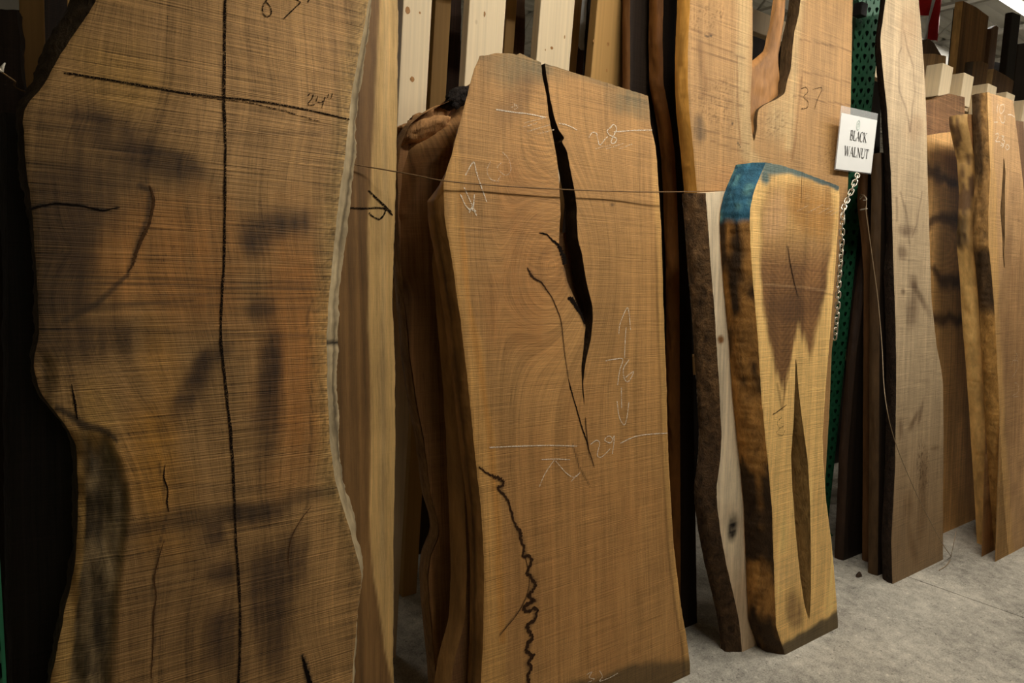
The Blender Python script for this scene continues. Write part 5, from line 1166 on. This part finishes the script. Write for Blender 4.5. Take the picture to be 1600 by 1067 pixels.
# ------------------------------------------------------------------ chain
STEEL = plain_mat('zinc_steel', c(196, 188, 170), 0.32, 0.5, metal=0.75, nscale=30, namp=0.12)
def chain():
    yz = 1.50
    px = [(1340, 272, 1.51), (1337, 281, yz), (1331, 297, yz), (1324, 312, yz), (1318, 326, yz - .01), (1316, 345, yz - .02), (1315, 380, yz - .03), (1313, 410, yz - .04), (1310, 450, yz - .05), (1308, 490, yz - .06), (1304, 532, yz - .07)]
    P = smooth_pts([aty(a, b, y) for a, b, y in px], 400); d = np.r_[0, np.cumsum(np.linalg.norm(np.diff(P, axis=0), axis=1))]
    e = empty('steel_chain', tuple(P[-1]), 'silver steel chain hanging below the white sign', 'chain')
    l, wl, r = 0.030, 0.018, 0.0028; pts = []
    for k in range(20):
        a = 2 * math.pi * k / 20; x = math.cos(a) * wl / 2; z = math.sin(a) * wl / 2 + (0.006 if math.sin(a) > 0 else -0.006); pts.append((x, 0, z))
    proto = tube('link', pts, r, STEEL, 8, closed=True); me = proto.data; bpy.data.objects.remove(proto)
    pitch = 0.0215; k = 0
    while (k + 0.5) * pitch < d[-1]:
        m = (k + 0.5) * pitch; p = np.array([np.interp(m, d, P[:, i]) for i in range(3)]); q = np.array([np.interp(min(m + 0.01, d[-1]), d, P[:, i]) for i in range(3)]); q0 = np.array([np.interp(m - 0.01, d, P[:, i]) for i in range(3)])
        o = bpy.data.objects.new('link', me); COL.objects.link(o)
        z = Vector(q0 - q).normalized(); R = z.to_track_quat('Z', 'Y').to_matrix() @ Matrix.Rotation(0.5 + (k % 2) * math.pi / 2, 3, 'Z')
        o.matrix_world = Matrix.Translation(Vector(p)) @ R.to_4x4()
        mw = o.matrix_world.copy(); o.parent = e; o.matrix_parent_inverse = Matrix.Translation(-Vector(e.location)); o.matrix_basis = mw; k += 1
chain()

# ------------------------------------------------------------------ cords
CORD = plain_mat('jute_cord', c(120, 92, 60), 0.9, nscale=300, namp=0.4); WIRE = plain_mat('thin_wire', c(150, 128, 98), 0.5, 0.4, nscale=60, namp=0.2); FRAY = plain_mat('frayed_white_cord', c(210, 200, 182), 0.9, nscale=200, namp=0.2)
pts = [aty(2, 112, 1.53), aty(22, 126, 1.56), aty(55, 148, 1.615), aty(300, 205, 1.622), aty(545, 255, 1.622), aty(600, 265, 1.60), aty(650, 274, 1.56), aty(690, 282, 1.512), aty(760, 289, 1.512), aty(860, 295, 1.51), aty(960, 299, 1.51), aty(1035, 300, 1.50), aty(1100, 299, 1.50), aty(1146, 298, 1.50)]
cord = tag(tube('cord', smooth_pts(pts, 130), 0.0017, CORD, 6), 'thin cord stretched across the front of the split slab', 'cord')
fr = [tube('frayed_end', [aty(2, 112, 1.53), aty(3, 106, 1.528), aty(8, 98, 1.525)], [0.004, 0.0035, 0.001], FRAY, 6), tube('frayed_end', [aty(3, 110, 1.53), aty(-4, 108, 1.525), aty(-8, 104, 1.52)], [0.004, 0.004, 0.002], FRAY, 6)]
for f in fr: f.parent = cord
hook = tube('wire_cord', smooth_pts([aty(1343, 309, 1.60), aty(1346, 304, 1.585), aty(1352, 307, 1.56), aty(1354, 318, 1.55), aty(1353, 328, 1.54), aty(1356, 352, 1.53), aty(1364, 410, 1.50), aty(1372, 470, 1.46), aty(1378, 540, 1.40), aty(1381, 600, 1.33), aty(1387, 645, 1.27), aty(1398, 688, 1.26), aty(1416, 735, 1.255), aty(1441, 790, 1.25), aty(1473, 850, 1.235), onfloor(1486, 869, 0.004), onfloor(1484, 876, 0.003), onfloor(1478, 884, 0.003), onfloor(1467, 891, 0.003)], 160), 0.0017, WIRE, 6)
tag(hook, 'thin wire hanging past the pale narrow slab to a loop on the floor', 'wire')
for p in ([(1344, 311, 1.60), (1350, 306, 1.575), (1354, 312, 1.56), (1349, 313, 1.575)], [(1344, 328, 1.60), (1350, 327, 1.57), (1355, 326, 1.55)]):
    t_ = tube('white_tie', smooth_pts([aty(*q) for q in p], 20), 0.0028, FRAY, 6); t_.parent = hook
t_ = tube('wire_tail', smooth_pts([onfloor(1486, 869, 0.004), aty(1490, 850, 1.22), aty(1494, 830, 1.24)], 20), 0.0014, WIRE, 6); t_.parent = hook

# ------------------------------------------------------------------ bits on the floor
CHIP = plain_mat('bark_chip', c(60, 44, 30), 0.9, nscale=80, namp=0.4)
def chip(px, py, l, w, h, rot, label):
    p = onfloor(px, py); V = []; Fc = []; n = 8
    for k in range(n):
        a = 2 * math.pi * k / n; x = math.cos(a) * l * (0.8 + 0.4 * random.random()); y = math.sin(a) * w * (0.8 + 0.4 * random.random())
        V.append((x, y, 0)); 
    for k in range(n): V.append((V[k][0] * 0.7, V[k][1] * 0.6, h * (0.7 + 0.6 * random.random())))
    Fc = [tuple(range(n - 1, -1, -1)), tuple(range(n, 2 * n))] + [(k, (k + 1) % n, n + (k + 1) % n, n + k) for k in range(n)]
    o = mesh('bark_chip', V, Fc, CHIP); o.location = p; o.rotation_euler = (0, 0, rot); tag(o, label, 'bark chip', 'bark chips on the floor')
chip(1342, 899, 0.030, 0.012, 0.012, 0.2, 'dark bark chip on the concrete left of the pale narrow slab')

# ------------------------------------------------------------------ put every origin at the foot of its thing
for o in list(bpy.data.objects):
    if o.parent is None and o.type == 'MESH' and o.get('category') and o.location.length == 0 and o.name.split('.')[0] not in ('bark_chip',):
        co = np.empty(len(o.data.vertices) * 3); o.data.vertices.foreach_get('co', co); co = co.reshape(-1, 3)
        lo, hi = co.min(0), co.max(0); b = Vector(((lo[0] + hi[0]) / 2, (lo[1] + hi[1]) / 2, lo[2]))
        o.data.transform(Matrix.Translation(-b)); o.location = b
        for ch in o.children: ch.data.transform(Matrix.Translation(-b))
